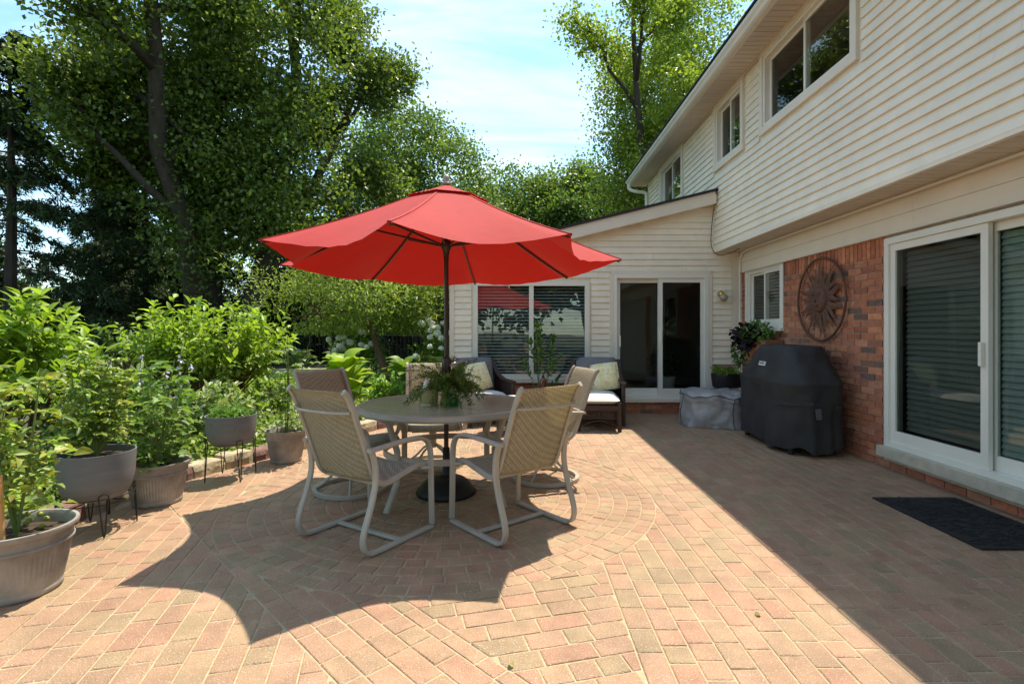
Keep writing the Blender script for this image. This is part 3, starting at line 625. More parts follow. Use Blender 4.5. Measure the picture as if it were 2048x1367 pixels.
# ------------------------------------------------------------------ dining chairs (local +Y forward)
def sling_parts(t):
    prof = spline([(-.40, .955), (-.375, .93), (-.335, .85), (-.26, .66), (-.19, .47), (-.15, .405), (-.08, .375), (.06, .40), (.2, .425), (.255, .415), (.285, .38)], 5)
    prof = [(p.x, p.y) for p in [Vector((a[0], a[1], 0)) for a in prof]]
    HW = .245
    for sx in (-1, 1):
        mb = MB(); mb.bar([(sx * HW, f, z) for f, z in prof], .026, .034, up=(0, -.3, 1)); mb.build('side_rail', METAL, t)
    # sling cloth
    mb = MB(); nx = 9; rows = []
    for i, (f, z) in enumerate(prof):
        rows.append([(-HW + 2 * HW * j / (nx - 1), f - (.018 if z > .42 else 0) * math.sin(math.pi * j / (nx - 1)), z - (.012 if z < .44 else 0) * math.sin(math.pi * j / (nx - 1))) for j in range(nx)])
    mb.add([p for r_ in rows for p in r_], [(i * nx + j, i * nx + j + 1, (i + 1) * nx + j + 1, (i + 1) * nx + j) for i in range(len(rows) - 1) for j in range(nx - 1)])
    o = mb.build('sling', SLING, t, smooth=True); md = o.modifiers.new('s', 'SOLIDIFY'); md.thickness = .004
    mb = MB(); mb.tube(spline([(-HW, -.352, .83), (-.12, -.40, .83), (.12, -.40, .83), (HW, -.352, .83)], 6), .009, 8); mb.build('back_bow', METAL, t, smooth=True)
    mb = MB(); mb.bar([(-.30, -.235, .605), (.30, -.235, .605)], .02, .026); mb.build('back_bar', METAL, t)
    for f, z in ((.24, .40), (-.13, .38)):
        mb = MB(); mb.bar([(-HW, f, z), (HW, f, z)], .02, .02); mb.build('seat_bar', METAL, t)
def sled_chair(name, label, loc, rz, group):
    t = thing(name, label, 'chair', loc, rz, group); sling_parts(t)
    for sx in (-1, 1):
        path = [(-.255, .605), (-.1, .612), (.08, .618)] + [(p.x, p.y) for p in spline([(.16, .612, 0), (.225, .585, 0), (.262, .53, 0), (.272, .45, 0)], 4)] + [(.278, .2), (.285, .03)]
        mb = MB(); mb.bar([(sx * .29, f, z) for f, z in path], .04, .022, up=(0, 0, 1)); mb.build('arm', METAL, t)
        path = [(.285, .012), (.1, .012), (-.18, .012)] + [(p.x, p.y) for p in spline([(-.24, .016, 0), (-.285, .045, 0), (-.30, .10, 0), (-.285, .17, 0), (-.235, .30, 0), (-.205, .42, 0), (-.21, .52, 0), (-.235, .60, 0)], 4)]
        mb = MB(); mb.bar([(sx * .29, f, z) for f, z in path], .04, .022, up=(0, 0, 1)); mb.build('sled_leg', METAL, t)
        mb = MB(); mb.bar([(sx * .245, .23, .40), (sx * .29, .272, .40)], .02, .02); mb.build('arm_bracket', METAL, t)
    mb = MB(); mb.bar([(-.29, .0, .013), (.29, .0, .013)], .038, .018); mb.build('floor_bar', METAL, t)
    return t
def swivel_chair(name, label, loc, rz, group):
    t = thing(name, label, 'chair', loc, rz, group); sling_parts(t)
    for sx in (-1, 1):
        path = [(-.255, .605), (-.05, .615), (.1, .615)] + [(p.x, p.y) for p in spline([(.17, .605, 0), (.23, .57, 0), (.25, .51, 0), (.23, .44, 0), (.17, .385, 0), (.10, .37, 0)], 4)] + [(-.1, .365)]
        mb = MB(); mb.bar([(sx * .29, f, z) for f, z in path], .04, .02); mb.build('arm', METAL, t)
        mb = MB(); mb.bar([(sx * .29, -.09, .365), (sx * .245, -.09, .37)], .02, .02); mb.build('arm_bracket', METAL, t)
    mb = MB(); mb.sweep([(.285 * math.cos(2 * math.pi * k / 40), .285 * math.sin(2 * math.pi * k / 40), .016) for k in range(40)], [(-.016, -.014), (.016, -.014), (.016, .014), (-.016, .014)], closed=True); mb.build('base_ring', METAL, t, smooth=True, auto=40)
    for k in range(4):
        a = R(45 + 90 * k); mb = MB(); mb.tube([(r_ * math.cos(a), r_ * math.sin(a), z) for r_, z in ((.285, .02), (.22, .06), (.12, .15), (.03, .20))], .011, 8); mb.build('base_spoke', METAL, t, smooth=True)
    mb = MB(); mb.lathe([(.035, .17), (.035, .32), (.06, .325), (.06, .345)], 16, caps=True); mb.build('swivel_column', METAL, t, smooth=True, auto=40)
    mb = MB(); mb.box((-.20, -.15, .345), (.20, -.10, .362)); mb.box((-.20, .12, .345), (.20, .17, .362)); mb.box((-.03, -.15, .347), (.03, .17, .36)); mb.build('rocker_plate', METAL, t)
    return t
def face(dx, dy): return math.atan2(-dx, dy)
GD = 'sling dining chairs around the table'
sled_chair('sled_chair', 'taupe sling chair with sled legs, its back to the potted plants', (-.96, 3.37, .002), face(.53, .85), GD)
sled_chair('sled_chair', 'taupe sling chair with sled legs, turned away beside the swivel chair on the house side', (-.04, 3.52, .002), face(-.64, .77), GD)
swivel_chair('swivel_chair', 'taupe sling swivel chair on round ring base beside the garden pots', (-1.36, 4.30, .002), face(.86, -.5), GD)
swivel_chair('swivel_chair', 'taupe sling swivel chair on ring base on the house side of the table', (.24, 4.62, .002), face(-.95, -.3), GD)
swivel_chair('swivel_chair', 'sunlit pale sling chair behind the fern, across the table from the sled chairs', (-.82, 5.08, .002), face(.2, -.98), GD)
# ------------------------------------------------------------------ table centrepiece
def fern(parent, c, n, L, seed, cols=((.10, .18, .04), (.07, .13, .03), (.14, .22, .06)), up=.55, fine=1.):
    r = np.random.default_rng(seed); P = []; D = []; mbs = MB()
    for k in range(n):
        a = r.uniform(0, 2 * math.pi); el = r.uniform(.1, 1.3); LL = L * r.uniform(.55, 1.1); p = np.array(c, float); d = np.array([math.cos(a) * math.cos(el), math.sin(a) * math.cos(el), math.sin(el)])
        pts = [p.copy()]
        for s_ in range(10):
            d = unit((d + np.array([0, 0, -.16]) + r.normal(0, .06, 3))[None])[0]; p = p + d * LL / 10; pts.append(p.copy())
            for q in range(9): P.append(p - d * r.uniform(0, LL / 10)); D.append(unit((d * .5 + r.normal(0, .8, 3))[None])[0])
        mbs.tube(pts, .0016, 4)
    P = np.array(P); n_ = len(P); leaves('fronds', P, np.array(D), r.normal(0, 1, (n_, 3)), r.uniform(.012, .03, n_) * fine, .0042 * fine, tints(n_, cols, .2, r), LEAF, parent); mbs.build('stalk', STEM, parent)
FP = thing('fern_pot', 'tan glazed pot of feathery asparagus fern on the glass table', 'potted plant', (-.69, 4.08, TZ))
mb = MB(); mb.lathe([(.001, .0), (.072, .0), (.075, .008), (.07, .02), (.066, .022), (.07, .03), (.074, .13), (.07, .13), (.066, .09), (.001, .09)], 28); mb.build('pot', pm('tan_glaze', (.44, .38, .18), .25, .05, 6, spec=.6), FP, smooth=True, auto=40)
mb = MB(); mb.lathe([(.001, .10), (.066, .10)], 20); mb.build('soil', SOIL, FP)
fern(FP, (.13, .07, .13), 85, .36, 4, cols=((.12, .23, .045), (.09, .18, .035), (.17, .28, .06)), fine=1.6)
mb = MB(); mb.lathe([(.02, .105), (.027, .14), (.024, .18), (.012, .205), (.001, .208)], 9, (-.01, -.045, 0)); mb.v = [(x + .004 * math.sin(40 * z), y, z) for x, y, z in mb.v]; mb.build('quartz_stone', pm('white_quartz', (.8, .79, .77), .25, .1, 10), FP)
GB = thing('green_bottle', 'small round green glass bottle with a pale bloom beside the fern pot', 'bottle', (-.50, 4.06, TZ))
gg = pm('green_glass', (.01, .22, .05), .08, .05, 6, spec=.7); gg.node_tree.nodes['Principled BSDF'].inputs['Transmission Weight'].default_value = .6
mb = MB(); mb.lathe([(.001, 0), (.038, 0), (.045, .01), (.046, .05), (.036, .07), (.022, .08), (.022, .095), (.026, .10)], 20); mb.build('body', gg, GB, smooth=True)
mb = MB(); mb.ball((0, 0, .115), .03, 8, .8); mb.build('bloom', pm('pink_petal', (.72, .5, .44), .8, .15, 40), GB, smooth=True)
# ------------------------------------------------------------------ wicker lounge chairs + ottomans
def cushion(w_, d_, h_, puff=.02, nx=8, ny=8):
    mb = MB(); rings = []
    for lvl, (k, zz) in enumerate(((.94, 0), (1, .25), (1, .75), (.94, 1))):
        pass
    vs = []; fs = []
    for sgn in (0, 1):
        for j in range(ny + 1):
            for i in range(nx + 1):
                u = 2 * i / nx - 1; v = 2 * j / ny - 1; e = (1 - u ** 6) * (1 - v ** 6); x = u * w_ / 2 * (1 - .03 * (v * v)); y = v * d_ / 2 * (1 - .03 * u * u)
                z = h_ / 2 + (1 if sgn else -1) * (h_ * .5 * e ** .35 + puff * (1 - u * u) * (1 - v * v) * (1 if sgn else 0))
                vs.append((x, y, z))
    n1_ = (nx + 1) * (ny + 1)
    for j in range(ny):
        for i in range(nx):
            a = j * (nx + 1) + i; fs.append((a, a + nx + 1, a + nx + 2, a + 1)); b = a + n1_; fs.append((b, b + 1, b + nx + 2, b + nx + 1))
    mb.add(vs, fs); return mb
def xf(mb, M): mb.v = [tuple(M @ Vector(p)) for p in mb.v]; return mb
def lattice(mb, x0, x1, z0, z1, y, n):
    for k in range(n):
        xa = x0 + (x1 - x0) * k / n; xb = x0 + (x1 - x0) * (k + 1) / n
        mb.bar([(xa, y, z0), ((xa + xb) / 2, y, z1), (xb, y, z0)], .008, .008, up=(0, 1, 0)); mb.bar([(xa, y, z1), ((xa + xb) / 2, y, z0), (xb, y, z1)], .008, .008, up=(0, 1, 0))
def lounge(name, label, loc, rz):       # faces local -Y
    t = thing(name, label, 'armchair', loc, rz, 'wicker lounge chairs'); hw = .33
    for sx in (-1, 1):
        mb = MB(); mb.bar([(sx * hw, -.30, 0), (sx * hw, -.30, .56)], .05, .05, up=(0, 1, 0)); mb.build('leg', WICK, t)
        mb = MB(); mb.bar([(sx * hw, .40, 0), (sx * hw, .33, .35)], .05, .05, up=(0, 1, 0)); mb.build('leg', WICK, t)
        mb = MB(); pr = spline([(-.33, .575, 0), (-.2, .585, 0), (-.02, .60, 0), (.14, .66, 0), (.28, .78, 0), (.38, .86, 0)], 5); mb.bar([(sx * hw, p.x, p.y) for p in pr], .075, .03); mb.build('arm', WICK, t)
        mb = MB(); rows = [[(sx * hw, p.x, .22), (sx * (hw + .012), p.x, (p.y + .22) / 2), (sx * hw, p.x, p.y)] for p in pr]
        mb.add([p for r_ in rows for p in r_], [(i * 3 + j, i * 3 + j + 1, i * 3 + j + 4, i * 3 + j + 3) for i in range(len(rows) - 1) for j in range(2)]); o = mb.build('side_panel', WICK, t); o.modifiers.new('s', 'SOLIDIFY').thickness = .012
    mb = MB(); mb.box((-hw, -.31, .22), (hw, .34, .30)); mb.build('seat_base', WICK, t)
    mb = MB(); mb.loft([[(-hw, y, z), (hw, y, z), (hw, y + .035, z), (-hw, y + .035, z)] for y, z in ((.30, .28), (.40, .86))]); mb.build('back_panel', WICK, t)
    mb = MB(); lattice(mb, -hw + .02, hw - .02, .13, .21, -.30, 9); mb.build('apron_lattice', WICK, t)
    xf(cushion(.58, .60, .13, .02), Matrix.Translation((0, -.03, .30))).build('seat_cushion', CUSHW, t, smooth=True)
    xf(cushion(.58, .50, .14, .03), Matrix.Translation((0, .24, .66)) @ Matrix.Rotation(R(76), 4, 'X') @ Matrix.Translation((0, 0, -.05))).build('back_cushion', CUSHG, t, smooth=True)
    return t
LG1 = lounge('lounge_chair', 'brown wicker armchair with grey cushions under the sunroom window, angled to the side table', (-.50, 7.42, .0), R(30))
LG2 = lounge('lounge_chair', 'brown wicker armchair with grey cushions in front of the sunroom sliding door', (1.13, 7.45, .0), R(-4))
def pillow(label, loc, rz, rx):
    o = xf(cushion(.40, .40, .12, .03), Matrix.Rotation(R(rx), 4, 'X') @ Matrix.Rotation(R(8), 4, 'Z')).build('throw_pillow', PILLOW, None, smooth=True); o.location = loc; o.rotation_euler = (0, 0, rz)
    return tag(o, label, 'pillow', 'yellow patterned pillows')
def mul(loc, rz, p): c, s_ = math.cos(rz), math.sin(rz); return (loc[0] + c * p[0] - s_ * p[1], loc[1] + s_ * p[0] + c * p[1], p[2])
pillow('pale yellow patterned pillow on the wicker armchair angled to the side table', mul((-.50, 7.42), R(30), (-.04, .12, .62)), R(36), 68)
pillow('yellow patterned pillow on the wicker armchair by the sliding door', mul((1.13, 7.45), R(-4), (.12, .10, .62)), R(-12), 68)
def ottoman(label, loc, rz):
    t = thing('ottoman', label, 'ottoman', loc, rz, 'wicker ottomans')
    for sx in (-1, 1):
        for sy in (-1, 1): mb = MB(); mb.bar([(sx * .26, sy * .19, 0), (sx * .26, sy * .19, .37)], .05, .05, up=(0, 1, 0)); mb.build('leg', WICK, t)
    mb = MB(); mb.box((-.28, -.21, .27), (.28, .21, .335)); mb.build('frame', WICK, t)
    mb = MB(); lattice(mb, -.235, .235, .175, .265, -.19, 8); mb.bar([(-.235, -.19, .17), (.235, -.19, .17)], .014, .014); mb.tube(spline([(-.235, -.19, .07), (0, -.19, .14), (.235, -.19, .07)], 6), .008, 6); mb.build('apron_lattice', WICK, t)
    xf(cushion(.55, .41, .10, .02), Matrix.Translation((0, 0, .34))).build('cushion', CUSHW, t, smooth=True); return t
ottoman('brown wicker ottoman with pale cushion before the armchair by the sliding door', (1.06, 6.92, 0), R(-4))
ottoman('brown wicker ottoman with pale cushion partly behind the dining table', (-.10, 6.72, 0), R(30))
ST = thing('side_table', 'low brown wicker side table with pale stone top between the armchairs', 'side table', (.42, 7.45, 0))
mb = MB(); mb.lathe([(.20, 0), (.21, .02), (.17, .2), (.22, .36), (.27, .385), (.275, .42), (.25, .425)], 28, caps=True); mb.build('wicker_body', WICK, ST, smooth=True, auto=40)
mb = MB(); mb.box((-.18, -.18, .426), (.18, .18, .442)); mb.build('stone_top', pm('pale_stone', (.68, .64, .57), .5, .12, 20), ST, bevel=.01)
BB = thing('brown_bottle', 'amber glass lotion bottle with black cap on the side table', 'bottle', (.36, 7.36, .442))
mb = MB(); mb.lathe([(.001, 0), (.042, 0), (.045, .01), (.045, .16), (.03, .185), (.02, .19)], 18); mb.build('body', pm('amber_glass', (.12, .03, .012), .12, .1, 8, spec=.7), BB, smooth=True)
mb = MB(); mb.lathe([(.021, .186), (.021, .22), (.008, .222), (.008, .245), (.001, .246)], 14); mb.build('cap', BLACKP, BB, smooth=True, auto=40)
from mathutils import noise as mnoise
def refine(rings, k, amp, fq, z0=-1):
    o = []
    for i in range(len(rings) - 1):
        for q in range(k):
            t = q / k; o.append([Vector(a).lerp(Vector(b), t) for a, b in zip(rings[i], rings[i + 1])])
    o.append([Vector(p) for p in rings[-1]]); c = Vector((0, 0, .5))
    return [[p + Vector((p.x, p.y, .0)).normalized() * amp * (mnoise.noise(Vector((p.x * fq, p.y * fq, p.z * fq * .6))) + .5 * mnoise.noise(p * fq * 2.3)) + Vector((0, 0, amp * .7 * mnoise.noise(p * fq + Vector((9, 3, 1))) if p.z > .25 else 0)) for p in r_] for r_ in o]
# ------------------------------------------------------------------ grill under cover
GR = thing('covered_grill', 'gas grill under a black fabric cover against the brick wall', 'grill', (3.085, 6.02, 0))
mb = MB(); rings = []; rg = random.Random(9); nP = 64
def rect(hx, hy, ph, e=5.0):
    e = min(e, 3.6); c, s_ = math.cos(ph), math.sin(ph); k = (abs(c) ** e + abs(s_) ** e) ** (-1 / e); return hx * k * c, hy * k * s_
for z, hx, hy, ox, fl in ((z_, a_ * 1.12, b_ * 1.09, o_, f_) for z_, a_, b_, o_, f_ in ((.06, .285, .645, 0, 1), (.3, .283, .64, 0, .8), (.55, .287, .645, 0, .45), (.70, .30, .655, 0, .15), (.745, .303, .66, 0, .05), (.80, .285, .615, .0, .05), (.95, .245, .50, .02, .05), (1.09, .205, .40, .03, 0), (1.125, .185, .375, .03, 0), (1.135, .10, .25, .03, 0), (1.135, .01, .02, .03, 0))):
    ring = []
    for k in range(nP):
        ph = 2 * math.pi * k / nP; x, y = rect(hx, hy, ph); f = fl * (.024 * math.sin(ph * 7 + 1.3) + .016 * math.sin(ph * 13 + z * 2) + .011 * math.sin(ph * 23 + z))
        L = math.hypot(x, y) or 1; dz = (.025 * math.sin(ph * 5) + .012 * math.sin(ph * 11)) if z < .1 else (.006 * math.sin(ph * 6 + z * 9) if z < 1.1 else 0)
        ring.append((x + ox + x / L * f, y + y / L * f, z + dz))
    rings.append(ring)
mb.loft(refine(rings, 4, .03, 4.5), True, False); gc = mb.build('cover', COVERB, GR, smooth=True)
mb = MB(); mb.box((-.006, -.075, 0), (.0, .075, .045)); lg = mb.build('logo_patch', pm('white_print', (.75, .75, .74), .7, .05, 10), gc); lg.location = (-.292, -.02, .90); lg.rotation_euler = (0, R(16), 0)
fc = bpy.data.curves.new('brand_lettering', 'FONT'); fc.body = 'weber'; fc.size = .05; fc.extrude = .001; fc.align_x = 'CENTER'; fo = bpy.data.objects.new('brand_lettering', fc); fc.materials.append(COVERB); me_ = bpy.data.meshes.new_from_object(fo); fo = bpy.data.objects.new('brand_lettering', me_); link(fo, lg); fo.location = (-.0075, 0, .012); fo.rotation_euler = (R(90), 0, R(-90))
sp = [Vector(rings[2][k % nP]) * 1.0 for k in range(int(nP * .57), int(nP * .93))]; sp = [Vector((p.x * 1.012, p.y * 1.008, .52 + .03 * math.sin(i * .2))) for i, p in enumerate(sp)]
mb = MB(); mb.sweep(sp, [(-.003, -.02), (.003, -.02), (.003, .02), (-.003, .02)]); st = mb.build('strap', pm('grey_webbing', (.035, .034, .033), .8, .1, 30), gc)
mb = MB(); mb.box((-.02, -.745, .40), (.035, -.735, .51), M=Matrix.Rotation(R(-8), 4, 'Y')); mb.build('strap_end', pm('grey_tab', (.10, .10, .10), .7, .1, 10), gc)
for sx in (-.22, .22):
    for sy in (-.52, .52): mb = MB(); mb.lathe([(.001, 0), (.03, 0), (.03, .05), (.001, .05)], 10, (sx, sy, .0)); mb.bar([(sx, sy, .04), (sx, sy, .2)], .03, .03, up=(0, 1, 0)); mb.build('caster', BLACKP, GR)
# ------------------------------------------------------------------ grey covered fire pit + planter
FC = thing('covered_fire_pit', 'low square fire pit under a wrinkled silver fabric cover beside the black grill', 'fire pit', (2.72, 7.33, 0))
mb = MB(); rings = []
for z, h_, fl in ((.005, .43, 1), (.12, .425, .9), (.28, .42, .6), (.37, .425, .3), (.415, .42, .15), (.45, .37, .1), (.475, .25, .1), (.485, .1, .05), (.485, .01, 0)):
    ring = []
    for k in range(56):
        ph = 2 * math.pi * k / 56; x, y = rect(h_, h_, ph + .35, 4); x, y = x * math.cos(-.35) - y * math.sin(-.35), x * math.sin(-.35) + y * math.cos(-.35); L = math.hypot(x, y) or 1
        f = fl * (.022 * math.sin(ph * 9 + z * 16) + .016 * math.sin(ph * 17 - z * 26)); ring.append((x + x / L * f, y + y / L * f, z + (.012 * math.sin(ph * 6) if .3 < z < .48 else 0)))
    rings.append(ring)
rings = [[tuple(p) for p in r_] for r_ in refine(rings, 4, .05, 8.)]; mb.loft(rings, True, False); fcv = mb.build('cover', COVERG, FC, smooth=True)
mb = MB(); mb.tube([Vector(p) * 1.006 for p in rings[16]], .005, 5, closed=True); mb.build('piping', WIRE, fcv)
mb = MB(); mb.tube([Vector(rings[i][30]) * 1.008 for i in range(17)], .004, 5); mb.tube([Vector(rings[i][44]) * 1.008 for i in range(17)], .004, 5); mb.build('seam', WIRE, fcv)
PL = thing('black_planter', 'oval black planter of pale green seedlings standing on the silver cover', 'planter', (3.0, 7.5, .487))
mb = MB(); mb.loft([[(rx * math.cos(2 * math.pi * k / 28), ry * math.sin(2 * math.pi * k / 28), z) for k in range(28)] for rx, ry, z in ((.001, .001, 0), (.19, .12, 0), (.215, .14, .03), (.235, .155, .2), (.225, .145, .2), (.21, .13, .15), (.001, .001, .15))], True, False); mb.build('tub', BLACKP, PL, smooth=True, auto=40)
def sprigs(parent, n, rx, ry, z, h, L, cols, seed, stem=True, wratio=.45):
    r = np.random.default_rng(seed); P = []; D = []; mbs = MB()
    for k in range(n):
        a = r.uniform(0, 6.28); q = math.sqrt(r.uniform(0, 1)); p = np.array([rx * q * math.cos(a), ry * q * math.sin(a), z]); d = unit(np.array([[math.cos(a) * q * .5, math.sin(a) * q * .5, 1]]) + r.normal(0, .15, 3))[0]; hh = h * r.uniform(.5, 1.1)
        pts = [p + d * hh * t for t in (0, .5, 1)]
        if stem: mbs.tube(pts, .0025, 4)
        for q_ in range(9): P.append(p + d * hh * r.uniform(.25, 1)); D.append(r.normal(0, 1, 3) + np.array([0, 0, .35]))
    P = np.array(P); D = np.array(D); n_ = len(P); leaves('foliage', P, D, r.normal(0, .4, (n_, 3)) + [0, 0, 1], L * r.uniform(.6, 1.2, n_), L * wratio * r.uniform(.7, 1.2, n_), tints(n_, cols, .2, r), LEAF, parent, six=True)
    if stem: mbs.build('stem', STEM, parent)
sprigs(PL, 40, .19, .12, .14, .16, .05, [(.22, .34, .05), (.15, .27, .04)], 3)
WB = thing('window_box', 'wooden window box with purple and green trailing vines under the small window', 'planter', (3.34, 7.3, 0))
mb = MB(); mb.box((-.10, -.42, 1.02), (.145, .42, 1.17)); mb.build('box', TERRA, WB, bevel=.006)
def cascade(parent, n, c, ext, L, cols, seed, name):
    r = np.random.default_rng(seed); P = r.normal(0, 1, (n, 3)); P = unit(P) * r.uniform(.55, 1, (n, 1)) * ext + c; D = (P - c) / ext + r.normal(0, .4, (n, 3)) - [0, 0, .25]
    leaves(name, P, D, r.normal(0, .35, (n, 3)) + (P - c) / ext * .6 + [-.3, 0, .6], L * r.uniform(.6, 1.2, n), L * .8 * r.uniform(.7, 1.1, n), tints(n, cols, .2, r), LEAF, parent, six=True)
cascade(WB, 230, np.array([-.10, .10, 1.22]), np.array([.17, .36, .17]), .09, [(.022, .012, .025), (.035, .016, .035), (.016, .012, .018)], 5, 'purple_foliage')
cascade(WB, 420, np.array([-.06, -.05, 1.26]), np.array([.16, .42, .17]), .05, [(.09, .2, .03), (.13, .26, .04), (.06, .14, .02)], 6, 'green_foliage')
cascade(WB, 320, np.array([-.12, .30, 1.02]), np.array([.10, .17, .24]), .045, [(.10, .2, .03), (.07, .15, .03)], 7, 'trailing_foliage')
# ------------------------------------------------------------------ doormat
DM = MB(); DM.box((2.74, 3.1, .002), (3.38, 4.06, .012)); dm = DM.build('doormat', MATM, bevel=.004); tag(dm, 'black rubber doormat with raised swirls before the large sliding door', 'doormat')
rm = random.Random(2); mb = MB()
for k in range(330):
    x, y = rm.uniform(2.78, 3.34), rm.uniform(3.14, 4.02); a = rm.uniform(-.5, .5) + (0 if rm.random() < .7 else 1.5); L = rm.uniform(.02, .045)
    mb.bar(spline([(x - L * math.cos(a), y - L * math.sin(a), .0125), (x + .008, y + .008, .0135), (x + L * math.cos(a), y + L * math.sin(a), .0125)], 3), .009, .006)
stuff(mb.build('raised_swirl', MATM, dm))
# ------------------------------------------------------------------ pots
def ribbed_pot(name, label, loc, Rr, Hh, group='taupe ribbed pots'):
    t = thing(name, label, 'plant pot', loc, 0, group); mb = MB(); prof = [(.70, 0), (.74, .02), (.76, .10), (.745, .115), (.77, .16), (.79, .18)]; n = 120; rings = []
    def ring(k, z, rib=0): return [((Rr * k * (1 + rib * (1 if j % 2 else -1))) * math.cos(2 * math.pi * j / n), (Rr * k * (1 + rib * (1 if j % 2 else -1))) * math.sin(2 * math.pi * j / n), z * Hh) for j in range(n)]
    for k, z, rb_ in ((.001, 0, 0), (.70, 0, 0), (.735, .03, 0), (.74, .09, 0), (.725, .115, 0), (.735, .14, .014), (.80, .40, .017), (.865, .70, .017), (.87, .715, 0), (.92, .73, 0), (.925, .76, 0), (.895, .78, 0), (.91, .90, 0), (.98, .93, 0), (1.0, .96, 0), (.99, 1.0, 0), (.93, 1.0, 0), (.89, .95, 0), (.86, .82, 0), (.001, .82, 0)): rings.append(ring(k, z, rb_))
    mb.loft(rings, True, False); o = mb.build('pot', POTT, t, smooth=True, auto=45)
    mb = MB(); mb.lathe([(.001, Hh * .835), (Rr * .86, Hh * .828)], 24); mb.build('soil', SOIL, t); return t
def wire(mb, pts, r_=.004): mb.tube(pts, r_, 6)
def bowl_stand(label, loc, Rr, z0, z1, group='charcoal bowl planters on wire stands'):
    t = thing('wire_stand', 'black wire hairpin-leg stand under ' + label, 'plant stand', loc, 0, 'black wire plant stands'); zs = z0 + .05
    for zz, rr in ((zs, Rr * .95), (zs - .035, Rr * .93)):
        mb = MB(); mb.tube([(rr * math.cos(2 * math.pi * k / 40), rr * math.sin(2 * math.pi * k / 40), zz) for k in range(40)], .0035, 6, closed=True); mb.build('ring', WIRE, t)
    for k in range(4):
        a = R(20 + 90 * k - 62); f = lambda r_, z, da: (r_ * math.cos(a + da), r_ * math.sin(a + da), z)
        mb = MB(); wire(mb, [f(Rr * .95, zs + .02, -.13), f(Rr * 1.02, .02, -.02), f(Rr * 1.02, .0, 0), f(Rr * 1.02, .02, .02), f(Rr * .95, zs + .02, .13)]); wire(mb, [f(Rr * .95, zs + .02, -.13), f(Rr * .97, zs + .035, 0), f(Rr * .95, zs + .02, .13)]); mb.build('leg', WIRE, t)
    mb = MB(); wire(mb, [(-Rr * .93, 0, zs - .036), (Rr * .93, 0, zs - .036)]); wire(mb, [(0, -Rr * .93, zs - .036), (0, Rr * .93, zs - .036)]); mb.build('cross_wire', WIRE, t)
    b = thing('bowl_planter', label, 'planter', (loc[0], loc[1], loc[2] + z0 + .02), 0, group); Hh = z1 - z0 - .02
    mb = MB(); mb.lathe([(.001, 0), (Rr * .55, 0), (Rr * .74, Hh * .06), (Rr * .88, Hh * .22), (Rr * .96, Hh * .5), (Rr, Hh), (Rr * .965, Hh), (Rr * .93, Hh * .85), (.001, Hh * .85)], 40); mb.build('bowl', POTG, b, smooth=True, auto=45)
    mb = MB(); mb.lathe([(.001, Hh * .87), (Rr * .93, Hh * .86)], 24); mb.build('soil', SOIL, b); return b
P1 = ribbed_pot('ribbed_pot', 'large ribbed taupe pot with wooden stake and tomato plant, largest of the pots', (-2.50, 2.62, 0), .245, .33)
P3 = ribbed_pot('ribbed_pot', 'ribbed taupe pot with orange plant label between the two bowl planters', (-2.73, 3.98, 0), .222, .31)
P5 = ribbed_pot('ribbed_pot', 'ribbed taupe pot with wire cage and spindly tomato behind the sled chair', (-2.30, 5.22, 0), .198, .315)
P2 = bowl_stand('charcoal bowl planter overflowing with a bushy tomato plant', (-2.74, 3.42, 0), .212, .19, .515)
P4 = bowl_stand('charcoal bowl planter of feathery herbs between the ribbed pots', (-2.52, 4.62, 0), .205, .275, .56)
# plant label, stake, lantern
mb = MB(); mb.tube([(-2.425, 2.47, .24), (-2.43, 2.455, .62)], .016, 10); sk = mb.build('wood_stake', BAMB); tag(sk, 'leaning wooden stake standing in the largest ribbed pot', 'stake')
mb = MB(); mb.loft([[(.033 * math.cos(a), -.002, .045 + .045 * math.sin(a)) for a in [2 * math.pi * k / 20 for k in range(20)]], [(.033 * math.cos(a), .002, .045 + .045 * math.sin(a)) for a in [2 * math.pi * k / 20 for k in range(20)]]])
pt = mb.build('plant_label', pm('orange_print', (.55, .08, .02), .5, .3, 30, col2=(.08, .03, .02))); pt.location = (-2.80, 3.84, .262); pt.rotation_euler = (R(-20), 0, R(25)); tag(pt, 'orange oval plant label stuck in the ribbed pot between bowls', 'plant label')
ln = thing('path_light', 'small black solar path light beside the kerb between pot and bowl', 'garden light', (-2.9, 3.72, .1))
mb = MB(); mb.lathe([(.012, -.1), (.012, .12), (.035, .125), (.04, .20), (.03, .205)], 14, caps=True); mb.build('body', BLACKP, ln, smooth=True, auto=40); mb = MB(); mb.lathe([(.055, .205), (.05, .22), (.02, .24), (.001, .245)], 16, caps=True); mb.build('cap', BLACKP, ln, smooth=True)
